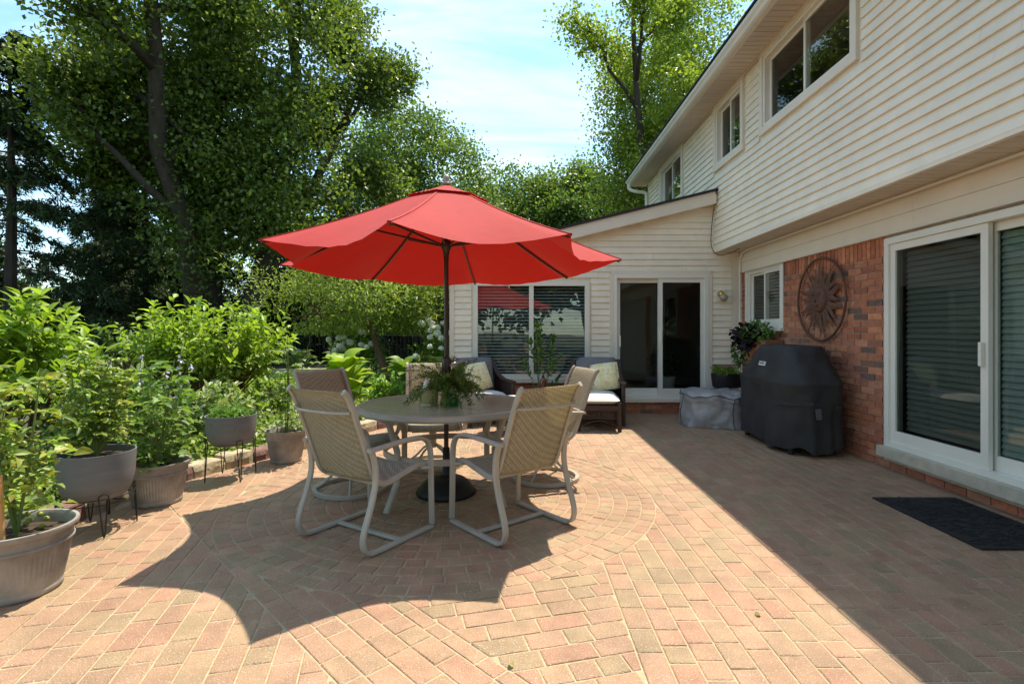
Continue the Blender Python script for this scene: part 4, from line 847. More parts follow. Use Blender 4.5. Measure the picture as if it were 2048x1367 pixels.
# ------------------------------------------------------------------ plants
GREENS_T = [(.2, .31, .05), (.25, .38, .07), (.15, .25, .045), (.31, .40, .08), (.27, .28, .04)]
GREENS_Y = [(.24, .36, .04), (.30, .42, .05), (.18, .30, .035), (.26, .36, .06)]
def shoots(t, base, targets, per, L, cols, seed, mat=LEAF, stem_mat=BARK2, r0=.012, wr=.45, fr=.45, droop=.15, bow=.25, name='foliage', stemname='stem', up=.3, nmain=0):
    r = np.random.default_rng(seed); P = []; D = []; mbs = MB(); base = np.array(base, float)
    targets = np.array(targets, float); mains = []
    if nmain:
        for k in range(nmain):
            e = base + (targets[k * len(targets) // nmain] - base) * .62; bb = base + r.normal(0, .04, 3) * [1, 1, 0]; md = (bb + e) / 2 + r.normal(0, .06, 3); pp = [bb * (1 - s_) ** 2 + 2 * md * s_ * (1 - s_) + e * s_ ** 2 for s_ in np.linspace(0, 1, 9)]
            mbs.tube(pp, r0 * 1.5, 6, scale=[1 - .5 * q / 8 for q in range(9)]); mains.append(pp)
    for tg in targets:
        tg = np.array(tg, float); b = base + r.normal(0, .03, 3) * [1, 1, 0]
        if mains: mm_ = min(mains, key=lambda pp: np.linalg.norm(pp[-1] - tg)); b = mm_[int(r.integers(4, 9))]
        mid = b + (tg - b) * .5 + np.array([0, 0, bow * np.linalg.norm(tg - b) * .3]) + r.normal(0, .03, 3)
        pts = [b * (1 - s_) ** 2 + 2 * mid * s_ * (1 - s_) + tg * s_ ** 2 for s_ in np.linspace(0, 1, 9)]
        mbs.tube(pts, r0 * (.5 if mains else 1), 5, scale=[1 - .85 * k / 8 for k in range(9)])
        d = unit((pts[-1] - pts[-2])[None])[0]
        for k in range(per):
            s_ = 1 - fr * (k / per) ** 1.0; i = min(7, int(s_ * 8)); p = pts[i] + (pts[i + 1] - pts[i]) * (s_ * 8 - i); a = k * 2.4 + r.uniform(0, .6)
            sd_ = unit(np.cross(d, [math.cos(a), math.sin(a), .3])[None])[0]; P.append(p); D.append(d * (.9 - .5 * k / per) + sd_ * .8 + np.array([0, 0, up]) + r.normal(0, .15, 3))
    P = np.array(P); D = np.array(D); n_ = len(P)
    leaves(name, P, D, r.normal(0, .35, (n_, 3)) + [0, 0, 1], L * r.uniform(.4, 1.25, n_), L * wr * r.uniform(.6, 1.2, n_), tints(n_, cols, .16, r), mat, t, six=True, droop=droop)
    mbs.build(stemname, stem_mat, t)
def ell(c, ext, n, seed, lo=-.3):
    r = np.random.default_rng(seed); v = unit(r.normal(0, 1, (n * 3, 3))); v = v[v[:, 2] > lo][:n]; return np.array(c) + v * np.array(ext) * r.uniform(.45, 1, (len(v), 1))
def tomato(t, base, h, spread, n, seed, L=.07, cols=GREENS_T, fruit=8, nstem=4):
    r = np.random.default_rng(seed); mbs = MB(); P = []; D = []; fr = MB(); base = np.array(base)
    for s_ in range(nstem):
        a = r.uniform(0, 6.28); top = base + np.array([spread * .7 * math.cos(a) * r.uniform(.3, 1), spread * .7 * math.sin(a) * r.uniform(.3, 1), h * r.uniform(.72, 1.0)]); md = base + (top - base) * .5 + r.normal(0, .05, 3)
        pts = [base * (1 - u) ** 2 + 2 * md * u * (1 - u) + top * u * u for u in np.linspace(0, 1, 12)]; mbs.tube(pts, .008, 6, scale=[1 - .6 * k / 11 for k in range(12)])
        for k in range(n // nstem):
            u = r.uniform(.12, 1); i = min(10, int(u * 11)); p = pts[i]; a2 = r.uniform(0, 6.28); d = np.array([math.cos(a2), math.sin(a2), r.uniform(-.15, .6)]); ll = spread * r.uniform(.45, 1.0) * (1.15 - .5 * u)
            q = [p + d * ll * w_ - np.array([0, 0, .25 * ll * w_ * w_]) for w_ in np.linspace(0, 1, 6)]; mbs.tube(q, .0028, 4)
            sd_ = np.cross(d, [0, 0, 1])
            for w_ in (2, 3, 4):
                for sg in (-1, 1): P.append(q[w_]); D.append(d * .6 + sg * sd_ * .9 + r.normal(0, .15, 3))
            P.append(q[5]); D.append(d + r.normal(0, .15, 3) - [0, 0, .3])
            if fruit and r.uniform() < fruit / n:
                for z in range(3): fr.ball(tuple(q[3] + np.array([r.normal(0, .02), r.normal(0, .02), -.03 - .03 * z])), .014, 7)
    P = np.array(P); D = np.array(D); n_ = len(P)
    leaves('foliage', P, D, r.normal(0, .4, (n_, 3)) + [0, 0, 1], L * r.uniform(.4, 1.35, n_), L * .55 * r.uniform(.6, 1.3, n_), tints(n_, cols, .2, r), LEAF, t, six=True, droop=.25)
    mbs.build('stem', STEM, t)
    if fr.v: stuff(fr.build('tomato', pm('green_tomato', (.25, .30, .06), .35, .15, 6), t, smooth=True))
t = thing('tomato_plant', 'tall leafy tomato plant with green fruit growing in the largest ribbed pot', 'plant', (-2.50, 2.62, .275)); tomato(t, (0, 0, 0), .92, .26, 60, 1, .062, cols=GREENS_T + [(.3, .32, .05)], fruit=26)
t = thing('tomato_plant', 'dense bushy tomato plant filling the charcoal bowl nearest the largest pot', 'plant', (-2.74, 3.42, .48)); tomato(t, (0, 0, 0), .80, .22, 150, 2, .05, cols=GREENS_T + [(.3, .34, .05)], fruit=20, nstem=7)
t = thing('tomato_plant', 'dark green tomato plant with broad leaves in the pot with orange label', 'plant', (-2.73, 3.98, .255)); tomato(t, (0, 0, 0), .92, .27, 75, 3, .07, cols=[(.15, .26, .05), (.2, .31, .08), (.11, .2, .04)], fruit=6, nstem=5)
t = thing('herb_plant', 'feathery carrot-top herbs spilling from the charcoal bowl', 'plant', (-2.52, 4.62, .52)); fern(t, (0, 0, 0), 95, .24, 8, cols=((.13, .30, .04), (.18, .36, .05), (.10, .22, .03))); sprigs(t, 46, .17, .17, 0, .10, .04, [(.2, .33, .08), (.15, .28, .05)], 9)
t = thing('tomato_plant', 'spindly pale tomato plant rising through the wire cage', 'plant', (-2.30, 5.22, .255)); tomato(t, (0, 0, 0), 1.05, .26, 44, 5, .06, cols=[(.28, .36, .16), (.22, .3, .1)], fruit=0, nstem=3)
cg = thing('tomato_cage', 'dark wire tomato cage standing in the pot behind the sled chair', 'plant cage', (-2.30, 5.22, .25))
for z, rr in ((.18, .10), (.38, .13), (.58, .16)):
    mb = MB(); mb.tube([(rr * math.cos(2 * math.pi * k / 30), rr * math.sin(2 * math.pi * k / 30), z) for k in range(30)], .003, 5, closed=True); mb.build('ring', WIRE, cg)
for k in range(4): a = R(20 + 90 * k); mb = MB(); mb.tube([(.07 * math.cos(a), .07 * math.sin(a), 0), (.165 * math.cos(a), .165 * math.sin(a), .62)], .003, 5); mb.build('leg', WIRE, cg)
# garden shrubs
t = thing('dogwood_shrub', 'large yellow-green broad-leaved shrub behind the largest pot', 'shrub', (-4.45, 4.45, .03)); shoots(t, (0, 0, 0), ell((0, 0, 1.0), (.85, .7, .72), 150, 1), 15, .135, GREENS_Y, 1, wr=.42, nmain=8, up=-.1, droop=.3, bow=.1)
t = thing('dogwood_shrub', 'spreading yellow-green shrub on bare brown stems behind the bowl planters', 'shrub', (-3.75, 6.5, .03)); shoots(t, (0, 0, 0), ell((0, 0, 1.22), (1.12, .8, .52), 190, 2, -.8), 15, .12, GREENS_Y, 2, wr=.45, fr=.6, r0=.016, nmain=5, up=-.1, droop=.3, bow=.05)
t = thing('leafy_shrub', 'low dark green shrub with lavender bell flowers behind the kerb', 'shrub', (-3.65, 4.75, .03)); shoots(t, (0, 0, 0), ell((0, 0, .45), (.75, .6, .5), 90, 3), 14, .10, [(.09, .17, .035), (.13, .22, .05), (.2, .28, .08)], 3, wr=.5)
def flower_stalks(t, n, ext, h, seed, col=(.72, .66, .78)):
    r = np.random.default_rng(seed); mbs = MB(); P = []; D = []
    for k in range(n):
        p = np.array([r.uniform(-ext, ext), r.uniform(-ext, ext), 0]); q = p + np.array([r.normal(0, .12), r.normal(0, .12), h * r.uniform(.8, 1.15)]); mbs.tube([p, (p + q) / 2 + r.normal(0, .02, 3), q], .004, 5)
        for j in range(9): P.append(p + (q - p) * r.uniform(.72, 1)); D.append(np.array([r.normal(), r.normal(), -1.2]))
    n_ = len(P); leaves('bell_flowers', np.array(P), np.array(D), r.normal(0, 1, (n_, 3)), .045, .022, tints(n_, [col], .1, r), pm('petal', (.7, .7, .7), .6, .05, 9, attr='tint', trans=.3, tcol=(.7, .65, .75)), t, six=True, fold=.5); mbs.build('flower_stalk', STEM, t)
flower_stalks(t, 12, .5, .95, 4)
# hostas: every blade its own object
def hosta_mesh(name, L, W_, cup=.2, droop=.5, col=(.2, .3, .05)):
    mb = MB(); nu, nv = 4, 8; vs = []
    for j in range(nv + 1):
        v = j / nv; wd = W_ * (math.sin(math.pi * min(1, v * .94 + .06) ** .8)) ** .8 * .5; y = L * v * (1 - .12 * v); z = .18 * L * math.sin(v * 2.4) - droop * L * v * v * .55
        for i in range(-nu, nu + 1):
            u = i / nu; vs.append((u * wd, y, z + cup * wd * (abs(u) ** 1.5) + .012 * L * math.sin(abs(u) * 9)))
    k = 2 * nu + 1; mb.add(vs, [(j * k + i, j * k + i + 1, (j + 1) * k + i + 1, (j + 1) * k + i) for j in range(nv) for i in range(2 * nu)], col); return mb
def hosta(name, label, loc, n, L, W_, cols, seed, stalk=.25, group='hostas in the garden bed'):
    t = thing(name, label, 'plant', loc, 0, group); r = random.Random(seed); protos = []
    for k in range(4):
        c = cols[k % len(cols)]; o = hosta_mesh('leaf', L * (.85 + .1 * k), W_ * (.85 + .1 * k), .22, .5 + .15 * k, c).build('leaf', LEAF, t, smooth=True); protos.append(o)
    mbs = MB()
    for k in range(n):
        o = protos[k] if k < 4 else link(protos[k % 4].copy(), t)
        a = k * 2.4 + r.uniform(-.3, .3); lv = k / n; rr = .05 + .16 * (1 - lv) * L / .3; h = stalk * (.35 + .9 * lv); o.location = (rr * math.cos(a), rr * math.sin(a), h); o.rotation_euler = (R(r.uniform(8, 30) + 28 * lv), R(r.uniform(-14, 14)), a - math.pi / 2)
        s_ = r.uniform(.75, 1.1); o.scale = (s_, s_, s_); mbs.tube([(0, 0, 0), (rr * .6 * math.cos(a), rr * .6 * math.sin(a), h * .6), (rr * math.cos(a), rr * math.sin(a), h)], .006, 5)
    mbs.build('stalk', STEM, t); return t
CH = [(.34, .44, .05), (.28, .40, .04), (.38, .46, .07), (.24, .36, .05)]
hosta('hosta', 'large chartreuse hosta with broad leaves beside the lawn', (-2.75, 8.3, .0), 30, .44, .36, CH, 1, .62)
hosta('hosta', 'green hosta with pale edges at the foot of the leaning tree', (-2.0, 9.3, .0), 26, .36, .28, [(.16, .26, .05), (.26, .34, .10), (.12, .22, .04)], 2, .55)
hosta('hosta', 'pale variegated hosta between the leaning tree and sunroom corner', (-1.45, 9.6, .0), 26, .34, .26, [(.30, .38, .16), (.18, .28, .06), (.36, .42, .22)], 3, .55)
hosta('hosta', 'blue-green hosta clump behind the chartreuse hosta', (-3.0, 9.7, .0), 24, .36, .30, [(.12, .22, .06), (.16, .26, .08)], 4, .5)
hosta('hosta', 'pale striped hosta clump across the lawn below the big trees', (-6.9, 16.6, .0), 24, .5, .26, [(.3, .36, .2), (.16, .24, .07)], 5, .4)
hosta('hosta', 'green hosta clump across the lawn beside the striped hosta', (-5.7, 16.8, .0), 24, .5, .26, [(.14, .22, .06), (.2, .3, .08)], 6, .4)
t = thing('bushy_plant', 'small bright green round-leaved bush between chartreuse hosta and table', 'shrub', (-1.95, 7.85, 0)); shoots(t, (0, 0, 0), ell((0, 0, .38), (.34, .3, .3), 60, 5), 14, .07, [(.16, .30, .05), (.2, .34, .06)], 5, wr=.7)
t = thing('grass_clump', 'arching dark grass clump below the leaning tree', 'plant', (-1.55, 8.3, 0))
r = np.random.default_rng(6); n = 700; a = r.uniform(0, 6.28, n); leaves('blade', np.c_[.1 * np.cos(a), .1 * np.sin(a), np.zeros(n)], np.c_[np.cos(a) * r.uniform(.1, .8, n), np.sin(a) * r.uniform(.1, .8, n), np.ones(n)], np.c_[np.cos(a), np.sin(a), .2 * np.ones(n)], r.uniform(.3, .6, n), .012, tints(n, [(.10, .15, .05), (.2, .26, .1), (.06, .1, .03)], .2, r), LEAF, t, six=True, droop=.4)
def hydrangea(label, loc, ext, n, seed, nb_):
    t = thing('hydrangea_bush', label, 'shrub', loc, 0, 'white hydrangeas'); tg = ell((0, 0, ext[2]), ext, n, seed, -.2); tg = tg[np.argsort(tg[:, 1] - tg[:, 2])]; shoots(t, (0, 0, 0), tg, 14, .11, [(.12, .22, .04), (.18, .3, .05), (.22, .34, .07)], seed, wr=.65)
    r = np.random.default_rng(seed)
    for k in range(nb_):
        p = tg[k] + [0, -.08, .08]; mb = MB(); rr = r.uniform(.06, .09); mb.ball((0, 0, 0), rr, 9, .8); rn = random.Random(k); mb.v = [tuple(Vector(v) * rn.uniform(.86, 1.12)) for v in mb.v]; o = mb.build('bloom', pm('white_bloom', (.80, .80, .70), .8, .12, 60, bump=.9, bscale=70), t); o.location = p
hydrangea('white hydrangea bush left of the leaning tree with ball blooms', (-3.6, 11.6, 0), (.8, .6, .65), 60, 11, 16)
hydrangea('white hydrangea bush between the leaning tree and the sunroom corner', (-1.75, 11.2, 0), (.7, .6, .75), 60, 12, 16)
t = thing('evergreen_shrub', 'conical dark green shrub behind the hydrangeas', 'shrub', (-4.0, 13.2, 0)); r = np.random.default_rng(13); n = 5000; hh = r.uniform(0, 1, n) ** .8; a = r.uniform(0, 6.28, n); rr = (.8 * (1 - hh) + .08) * r.uniform(.75, 1, n)
leaves('foliage', np.c_[rr * np.cos(a), rr * np.sin(a), hh * 1.9], np.c_[np.cos(a), np.sin(a), r.uniform(.1, .8, n)], r.normal(0, 1, (n, 3)), .11, .05, tints(n, [(.05, .12, .025), (.08, .17, .03)], .2, r), LEAF, t)
mb = MB(); mb.tube([(0, 0, 0), (0, 0, 1.5)], .04, 6); mb.build('trunk', BARK, t)
for i, (x, y, ex, h, lb, cs, L_, w_) in enumerate((
    (-3.55, 7.3, .6, .38, 'knee-high bright green leafy clump between spreading shrub and chartreuse hosta', [(.22, .33, .06), (.28, .38, .08)], .09, .5),
    (-4.9, 8.2, .75, .5, 'dark leafy bush at the near edge of the lawn', [(.10, .18, .04), (.14, .23, .05)], .09, .55),
    (-5.6, 6.0, .9, .7, 'rounded green bush left of the spreading shrub stems', [(.13, .22, .04), (.18, .28, .05)], .10, .5),
    (-3.55, 3.15, .5, .42, 'low yellow-green bush behind the largest pot at the kerb', [(.24, .34, .06), (.3, .4, .08)], .08, .55),
    (-3.35, 5.75, .5, .42, 'pale variegated bush behind the herb bowl', [(.34, .42, .18), (.2, .3, .07), (.42, .46, .28)], .08, .55),
    (-6.6, 9.0, 1.0, .8, 'tall dark green bush at the lawn corner below the evergreens', [(.09, .16, .035), (.13, .21, .04)], .11, .5))):
    t = thing('leafy_shrub', lb, 'shrub', (x, y, .0)); shoots(t, (0, 0, 0), ell((0, 0, h), (ex, ex * .8, h), 85, 90 + i, -.6), 14, L_, cs, 90 + i, wr=w_, nmain=6, up=.0, droop=.25)
# ground cover in the bed
r = np.random.default_rng(17); Pg = []
for k in range(5200):
    y = r.uniform(1.2, 9.6); x = kerb_x(min(y, 8.0)) - .16 - abs(r.normal(0, 1.0)); Pg.append((x, y, r.uniform(.03, .26) * (1 if x < kerb_x(min(y, 8.)) - .3 else .55)))
Pg = np.array(Pg); Pg = np.repeat(Pg, 4, 0) + r.normal(0, .035, (len(Pg) * 4, 3)) * [1, 1, .5]; Pg = Pg[Pg[:, 0] < np.array([kerb_x(min(y, 8.)) for y in Pg[:, 1]]) - .1]; n = len(Pg)
o = leaves('ground_cover', Pg, r.normal(0, 1, (n, 3)) + [0, 0, .4], r.normal(0, .4, (n, 3)) + [0, 0, 1], r.uniform(.035, .085, n), r.uniform(.025, .05, n), tints(n, [(.22, .32, .06), (.34, .40, .16), (.12, .22, .04), (.18, .28, .05), (.40, .44, .22)], .2, r), LEAF, None, six=True)
tag(o, 'low variegated leafy ground cover filling the bed behind the kerb', 'ground cover', kind='stuff')
# lawn blades
r = np.random.default_rng(18); n = 26000; P = np.c_[r.uniform(-9, -1.6, n), r.uniform(9.6, 16.4, n), np.full(n, -.02)]
o = leaves('lawn_grass', P, r.normal(0, .35, (n, 3)) + [0, 0, 1], r.normal(0, 1, (n, 3)), r.uniform(.05, .09, n), .014, tints(n, [(.14, .26, .03), (.18, .32, .04), (.10, .2, .03)], .2, r), LEAF, None); tag(o, 'short mown green lawn grass beyond the garden bed', 'grass', kind='stuff')
mb = MB(); mb.sweep(spline([(-9.5, 16.3, .05), (-7, 16.0, .05), (-5.5, 16.25, .05), (-3.6, 16.1, .05)], 8), [(-.15, -.07), (.15, -.07), (.15, .07), (-.15, .07)]); e = mb.build('lawn_edging', STONE_T); tag(e, 'low tan stone edging along the far side of the lawn', 'edging')
# iron fence far behind
fn = thing('iron_fence', 'black iron picket fence behind the garden', 'fence', (-9, 19.5, 0)); mb = MB()
for k in range(104): mb.bar([(k * .15, 0, 0), (k * .15, 0, 1.15)], .012, .012, up=(0, 1, 0))
stuff(mb.build('picket', WIRE, fn)); mb = MB(); mb.bar([(0, 0, 1.1), (15.5, 0, 1.1)], .03, .03); mb.build('rail', WIRE, fn); mb = MB(); mb.bar([(0, 0, .15), (15.5, 0, .15)], .03, .03); mb.build('rail', WIRE, fn)
# indoor pot, tall plant on patio
ip = thing('indoor_pot', 'white flower pot with plant standing inside the sunroom behind the sliding door', 'potted plant', (2.48, 8.75, .2)); mb = MB(); mb.lathe([(.001, 0), (.11, 0), (.115, .02), (.14, .30), (.15, .30), (.15, .33), (.135, .33), (.13, .28), (.001, .28)], 24); mb.build('pot', WHITE, ip, smooth=True, auto=40); sprigs(ip, 24, .1, .1, .28, .5, .09, [(.06, .12, .03)], 21)
tp = thing('tall_potted_plant', 'tall leafy plant with thin stem behind the wicker side table', 'potted plant', (.34, 7.80, 0)); mb = MB(); mb.lathe([(.001, 0), (.12, 0), (.16, .26), (.15, .26), (.14, .22), (.001, .22)], 24); mb.build('pot', BLACKP, tp, smooth=True, auto=40)
shoots(tp, (0, 0, .22), [(r_ * math.cos(a) , r_ * math.sin(a) * .7, z) for r_, a, z in ((.05, 1, 1.43), (.20, 2.6, 1.15), (.22, .4, 1.2), (.28, 3.3, .85), (.30, -.2, .9), (.15, 4.2, 1.25), (.24, 5.5, 1.05), (.3, 6.0, .62), (.1, 2, 1.35))], 16, .11, [(.10, .2, .035), (.14, .26, .05), (.07, .14, .03)], 22, stem_mat=STEM, r0=.007, wr=.5, fr=.55, bow=.5)
# ------------------------------------------------------------------ trees
def branch_tree(name, label, base, stems, seed, nleaf, L, cols, leafmat=LEAF, depth=3, nchild=(4, 6), spread=.75, lenk=.62, upk=.25, sig=.45, bark=BARK, wr=.8, group=None, leaf_lo=.15, droopd=0., fill=None, zmin=.2):
    t = thing(name, label, 'tree', base, 0, group); r = np.random.default_rng(seed); mb = MB(); tips = []
    def grow(p, d, ln, rad, dep):
        pts = [p]; nseg = 6 if dep == depth else 4
        for k in range(nseg):
            d = unit((d + r.normal(0, .10 if dep == depth else .2, 3) + np.array([0, 0, upk * .15 if dep < depth else .02]) - np.array([0, 0, droopd * .2 if dep < depth else 0]))[None])[0]; p = p + d * ln / nseg; pts.append(p)
        if rad > .012: mb.tube(pts, rad, 8 if dep == depth else 5, scale=[1 - .62 * k / nseg for k in range(nseg + 1)])
        if dep <= 1: tips.extend([pts[k] for k in range(1, nseg + 1)])
        if dep == 0: return
        nc = r.integers(*nchild) + (3 if dep == depth else 0)
        for k in range(nc):
            f = (leaf_lo + (1 - leaf_lo) * (k + r.uniform(0, 1)) / nc) if dep == depth else r.uniform(.3, 1); i = min(nseg - 1, int(f * nseg)); q = pts[i] + (pts[i + 1] - pts[i]) * (f * nseg - i)
            a = r.uniform(0, 6.28) if dep < depth else k * 2.4 + r.uniform(-.4, .4); perp = unit(np.cross(d, [math.cos(a), math.sin(a), .2])[None])[0]
            cd = unit((d * (1 - spread * .75) + perp * spread + np.array([0, 0, upk]) - np.array([0, 0, droopd]))[None])[0]
            grow(q, cd, ln * lenk * (1.15 - .55 * f if dep == depth else r.uniform(.7, 1.1)), rad * .42, dep - 1)
    for (dx, dy, ln, rad, tx, ty) in stems: grow(np.array([dx, dy, 0.]), unit(np.array([[tx, ty, 1.]]))[0], ln, rad, depth)
    tips = np.array(tips)
    if fill is not None: tips = np.concatenate([tips, fill])
    c = tips[r.integers(0, len(tips), nleaf)]; P = c + r.normal(0, sig, (nleaf, 3)) * [1, 1, .7]; P = P[P[:, 2] > zmin]; n_ = len(P)
    tone = (r.normal(0, .16, len(tips)))[r.integers(0, len(tips), n_)][:, None]
    leaves('crown', P, r.normal(0, 1, (n_, 3)) - [0, 0, .35], r.normal(0, .5, (n_, 3)) + [0, 0, 1], L * r.uniform(.65, 1.2, n_), L * wr * r.uniform(.7, 1.1, n_), np.clip(tints(n_, cols, .15, r) * (1 + tone), .005, .9), leafmat, t)
    mb.build('trunk', bark, t, smooth=True); return t
def blob(parts, seed, k=.5):
    r = np.random.default_rng(seed); o = []
    for c, e, n in parts: v = unit(r.normal(0, 1, (n, 3))); o.append(np.array(c) + v * np.array(e) * r.uniform(k, 1.0, (n, 1)))
    return np.concatenate(o)
MAPLE = [(.11, .165, .034), (.14, .20, .044), (.08, .125, .026), (.18, .235, .052)]
branch_tree('maple_tree', 'large multi-trunk maple towering over the garden beside the umbrella', (-9.9, 17.2, -.05), [(-.6, 0, 14, .33, -.08, .0), (.0, .3, 16, .38, .0, .05), (.6, -.1, 15, .34, .06, -.02), (.3, .6, 13, .24, .20, .1), (-.4, .5, 12, .2, -.24, .05)], 3, 135000, .16, MAPLE, nchild=(4, 6), spread=.8, lenk=.32, sig=.42, leaf_lo=.22, fill=blob([((0, -.5, 5.5), (2.2, 1.5, 3.2), 260), ((-1.5, -.5, 9), (3.8, 2.5, 3), 260), ((2.6, -.5, 6.5), (1.8, 1.5, 3.2), 160), ((1.6, -.6, 11), (3.4, 2.5, 3), 240)], 3))
DARKN = [(.05, .078, .03), (.07, .104, .038), (.034, .056, .022)]
def hemlock(label, loc, h, rad, seed, n=40000):
    t = thing('hemlock_tree', label, 'tree', loc, 0, 'dark evergreens behind the garden'); r = np.random.default_rng(seed); mb = MB(); mb.tube([(0, 0, 0), (.1, 0, h * .5), (0, 0, h)], .2, 7, scale=[1, .6, .05]); P = []; D = []
    nb_ = int(h * 7); per = n // (nb_ * 12)
    for k in range(nb_):
        f = r.uniform(.03, 1); z = h * f; a = r.uniform(0, 6.28); ln = rad * (1 - f) ** .75 * r.uniform(.6, 1.15) + .3; d = np.array([math.cos(a), math.sin(a), .12]); pts = [np.array([0, 0, z]) + d * ln * s_ - np.array([0, 0, .45 * ln * s_ * s_]) for s_ in np.linspace(0, 1, 6)]
        mb.tube(pts, .03, 4, scale=[1, .8, .6, .5, .3, .1])
        for j in range(12):
            s_ = r.uniform(.2, 1); i = min(4, int(s_ * 5)); p = pts[i] + (pts[i + 1] - pts[i]) * (s_ * 5 - i); sd_ = np.cross(d, [0, 0, 1]) * r.choice([-1, 1]); tw = sd_ * r.uniform(.2, .9) * (1.1 - s_ * .6) * min(1.2, ln * .4)
            for q in range(per): u = r.uniform(0, 1); P.append(p + tw * u - np.array([0, 0, .3 * u * u]) + r.normal(0, .06, 3)); D.append(tw + d * .5 + r.normal(0, .4, 3) - [0, 0, .5])
    P = np.array(P); n_ = len(P); leaves('crown', P, np.array(D), r.normal(0, .6, (n_, 3)) + [0, 0, 1], r.uniform(.12, .26, n_), .05, tints(n_, DARKN, .25, r), NEEDLE, t); mb.build('trunk', BARK, t)
hs = [('broad dark hemlock with drooping boughs at the edge of the garden', -15.5, 16, 10.5, 4.2), ('thin dark evergreen with bare lower trunk beside the broad hemlock', -14.6, 20.5, 10, 3.0), ('dark evergreen standing behind the thin one', -17.5, 23, 10, 3.4), ('dense low evergreen left of the maple trunk', -12.6, 22, 8, 3.2), ('dense dark evergreen directly behind the maple trunks', -10.2, 23.5, 8.5, 3.4), ('dark evergreen between the maple and the small weeping tree', -7.6, 22.5, 7, 3.2), ('low dark evergreen behind the weeping tree', -5.2, 24, 6, 3.0), ('tall dark evergreen beyond the broad hemlock', -20.5, 20, 11, 4.0), ('dark evergreen filling the gap past the thin trunk', -19.5, 25.5, 9, 4.0), ('dark evergreen behind the iron fence near the sunroom', -2.6, 25, 6, 3.2)]
for i, (lb, x, y, h, rd) in enumerate(hs): hemlock(lb, (x, y, -.05), h, rd, 40 + i)
MIDL = [(.13, .20, .05), (.165, .245, .062), (.09, .15, .038)]
MID = [(.07, .125, .03), (.095, .155, .04), (.05, .09, .022)]
branch_tree('round_maple', 'dense dome-shaped green tree far behind the umbrella', (-6.0, 30, -.05), [(0, 0, 9, .4, .0, 0), (.2, 0, 8, .3, .14, 0), (-.2, 0, 8, .3, -.14, 0)], 5, 95000, .21, MIDL, spread=.6, lenk=.30, sig=.42, leaf_lo=.2, fill=blob([((.2, 0, 8.2), (4.7, 4.3, 5.6), 900), ((-.8, -1, 11), (2.6, 2.5, 3), 160)], 5, .75))
branch_tree('maple_tree', 'smaller green tree to the house side of the dome-shaped tree', (-.6, 36, -.05), [(0, 0, 10.5, .35, 0, 0), (.2, 0, 8.5, .25, .25, 0)], 6, 60000, .24, [(.09, .15, .035), (.13, .2, .045)], spread=.7, lenk=.40, sig=.5, fill=blob([((0, 0, 8), (4.2, 3.5, 4.6), 360), ((-3, 0, 7), (2.6, 2, 5.2), 220)], 6, .6))
branch_tree('maple_tree', 'light green tree showing above the sunroom roof', (4.2, 34, -.05), [(0, 0, 10.5, .35, 0, 0), (.2, 0, 9, .25, -.25, 0)], 7, 60000, .24, [(.15, .22, .05), (.11, .18, .04)], spread=.7, lenk=.40, sig=.5, fill=blob([((0, 0, 7.5), (4.2, 3.5, 4.8), 360), ((4, 0, 6.5), (3, 2, 5), 200)], 7, .6))
branch_tree('pear_tree', 'tall airy bright green tree rising behind the house eave', (5.9, 19.5, -.05), [(0, 0, 14, .17, .0, 0), (-.1, 0, 12.5, .12, -.12, .0), (.2, 0, 13, .12, .12, .0)], 8, 85000, .13, [(.25, .33, .055), (.31, .385, .07), (.18, .25, .045)], spread=.62, lenk=.30, sig=.34, upk=.4, leaf_lo=.2, fill=blob([((-.2, 0, 7.8), (3.0, 2.4, 4.4), 800), ((.5, 0, 12.5), (2.0, 2, 4), 300), ((-1.6, 0, 6.6), (1.7, 1.4, 2.6), 240), ((-1.7, 0, 10.2), (1.5, 1.4, 2.6), 200)], 8, .25))
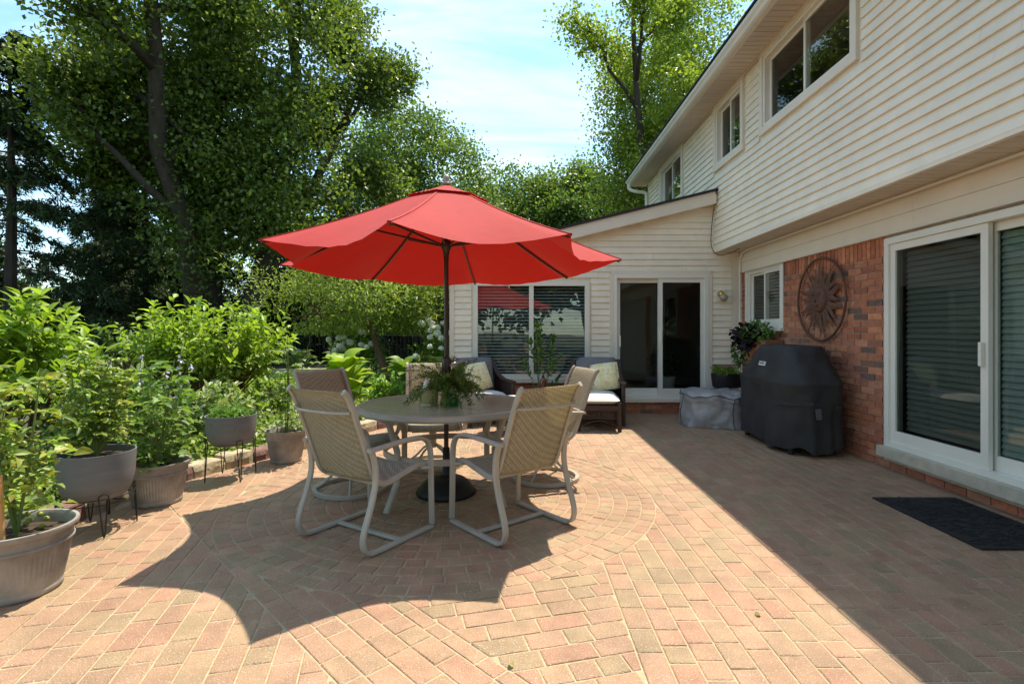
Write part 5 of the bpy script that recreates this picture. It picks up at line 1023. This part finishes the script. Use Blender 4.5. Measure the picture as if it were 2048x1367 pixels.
branch_tree('weeping_tree', 'small leaning weeping tree with brown trunk in front of the hydrangeas', (-2.55, 10.9, -.02), [(0, 0, 2.6, .10, -.30, .0)], 9, 30000, .10, [(.24, .31, .07), (.30, .37, .09), (.17, .24, .05)], spread=1.0, lenk=.75, sig=.22, droopd=.2, upk=.12, bark=BARK2, wr=.32, leaf_lo=.7, zmin=1.25)
branch_tree('young_tree', 'slim dark-stemmed young tree beside the sunroom corner', (-2.1, 13.6, -.02), [(0, 0, 3.0, .07, .1, .0)], 10, 12000, .11, [(.14, .22, .045), (.18, .27, .05)], spread=.8, lenk=.6, sig=.25, wr=.5, leaf_lo=.35)
for i, (x, y) in enumerate(((-13, -13), (-4.5, -16), (4.5, -15))):
    branch_tree('maple_tree', ['broad green tree across the yard from the sunroom, reflected in its glass', 'tall green tree reflected in the sunroom door', 'green tree reflected in the sunroom glass near the house'][i], (x, y, -.05), [(0, 0, 9, .4, 0, 0), (.2, 0, 8, .25, .3, 0)], 60 + i, 14000, .5, MID, spread=.8, lenk=.5, sig=.8)

r = np.random.default_rng(77); n = 70000; x = r.uniform(-60, 40, n); top = 6.5 + 2.5 * np.sin(x * .35) + 1.5 * np.sin(x * .9 + 1); z = r.uniform(0, 1, n) ** .8 * top
o = leaves('far_woodland', np.c_[x, 44 + r.normal(0, 1.5, n) + 2 * np.sin(x * .5), z], r.normal(0, 1, (n, 3)), r.normal(0, .5, (n, 3)) + [0, -.4, 1], r.uniform(.3, .6, n), .35, tints(n, [(.05, .085, .025), (.07, .115, .03), (.035, .06, .02)], .2, r), LEAF, None); tag(o, 'far belt of dark woodland closing the view behind the gardens', 'woodland', kind='stuff')

for x, y, a, c, lb in ((-.02, 2.02, .4, (.40, .40, .16), 'pale green fallen leaf on the diagonal seam of the sunny pavers'), (1.106, 2.395, 1.9, (.30, .26, .08), 'tiny dry brown leaf on the pavers close to the house shadow edge')):
    o = hosta_mesh('fallen_leaf', .035, .022, .5, .9, c).build('fallen_leaf', LEAF, None, smooth=True); o.location = (x, y, .006); o.rotation_euler = (0, 0, a); tag(o, lb, 'leaf', 'fallen leaves')
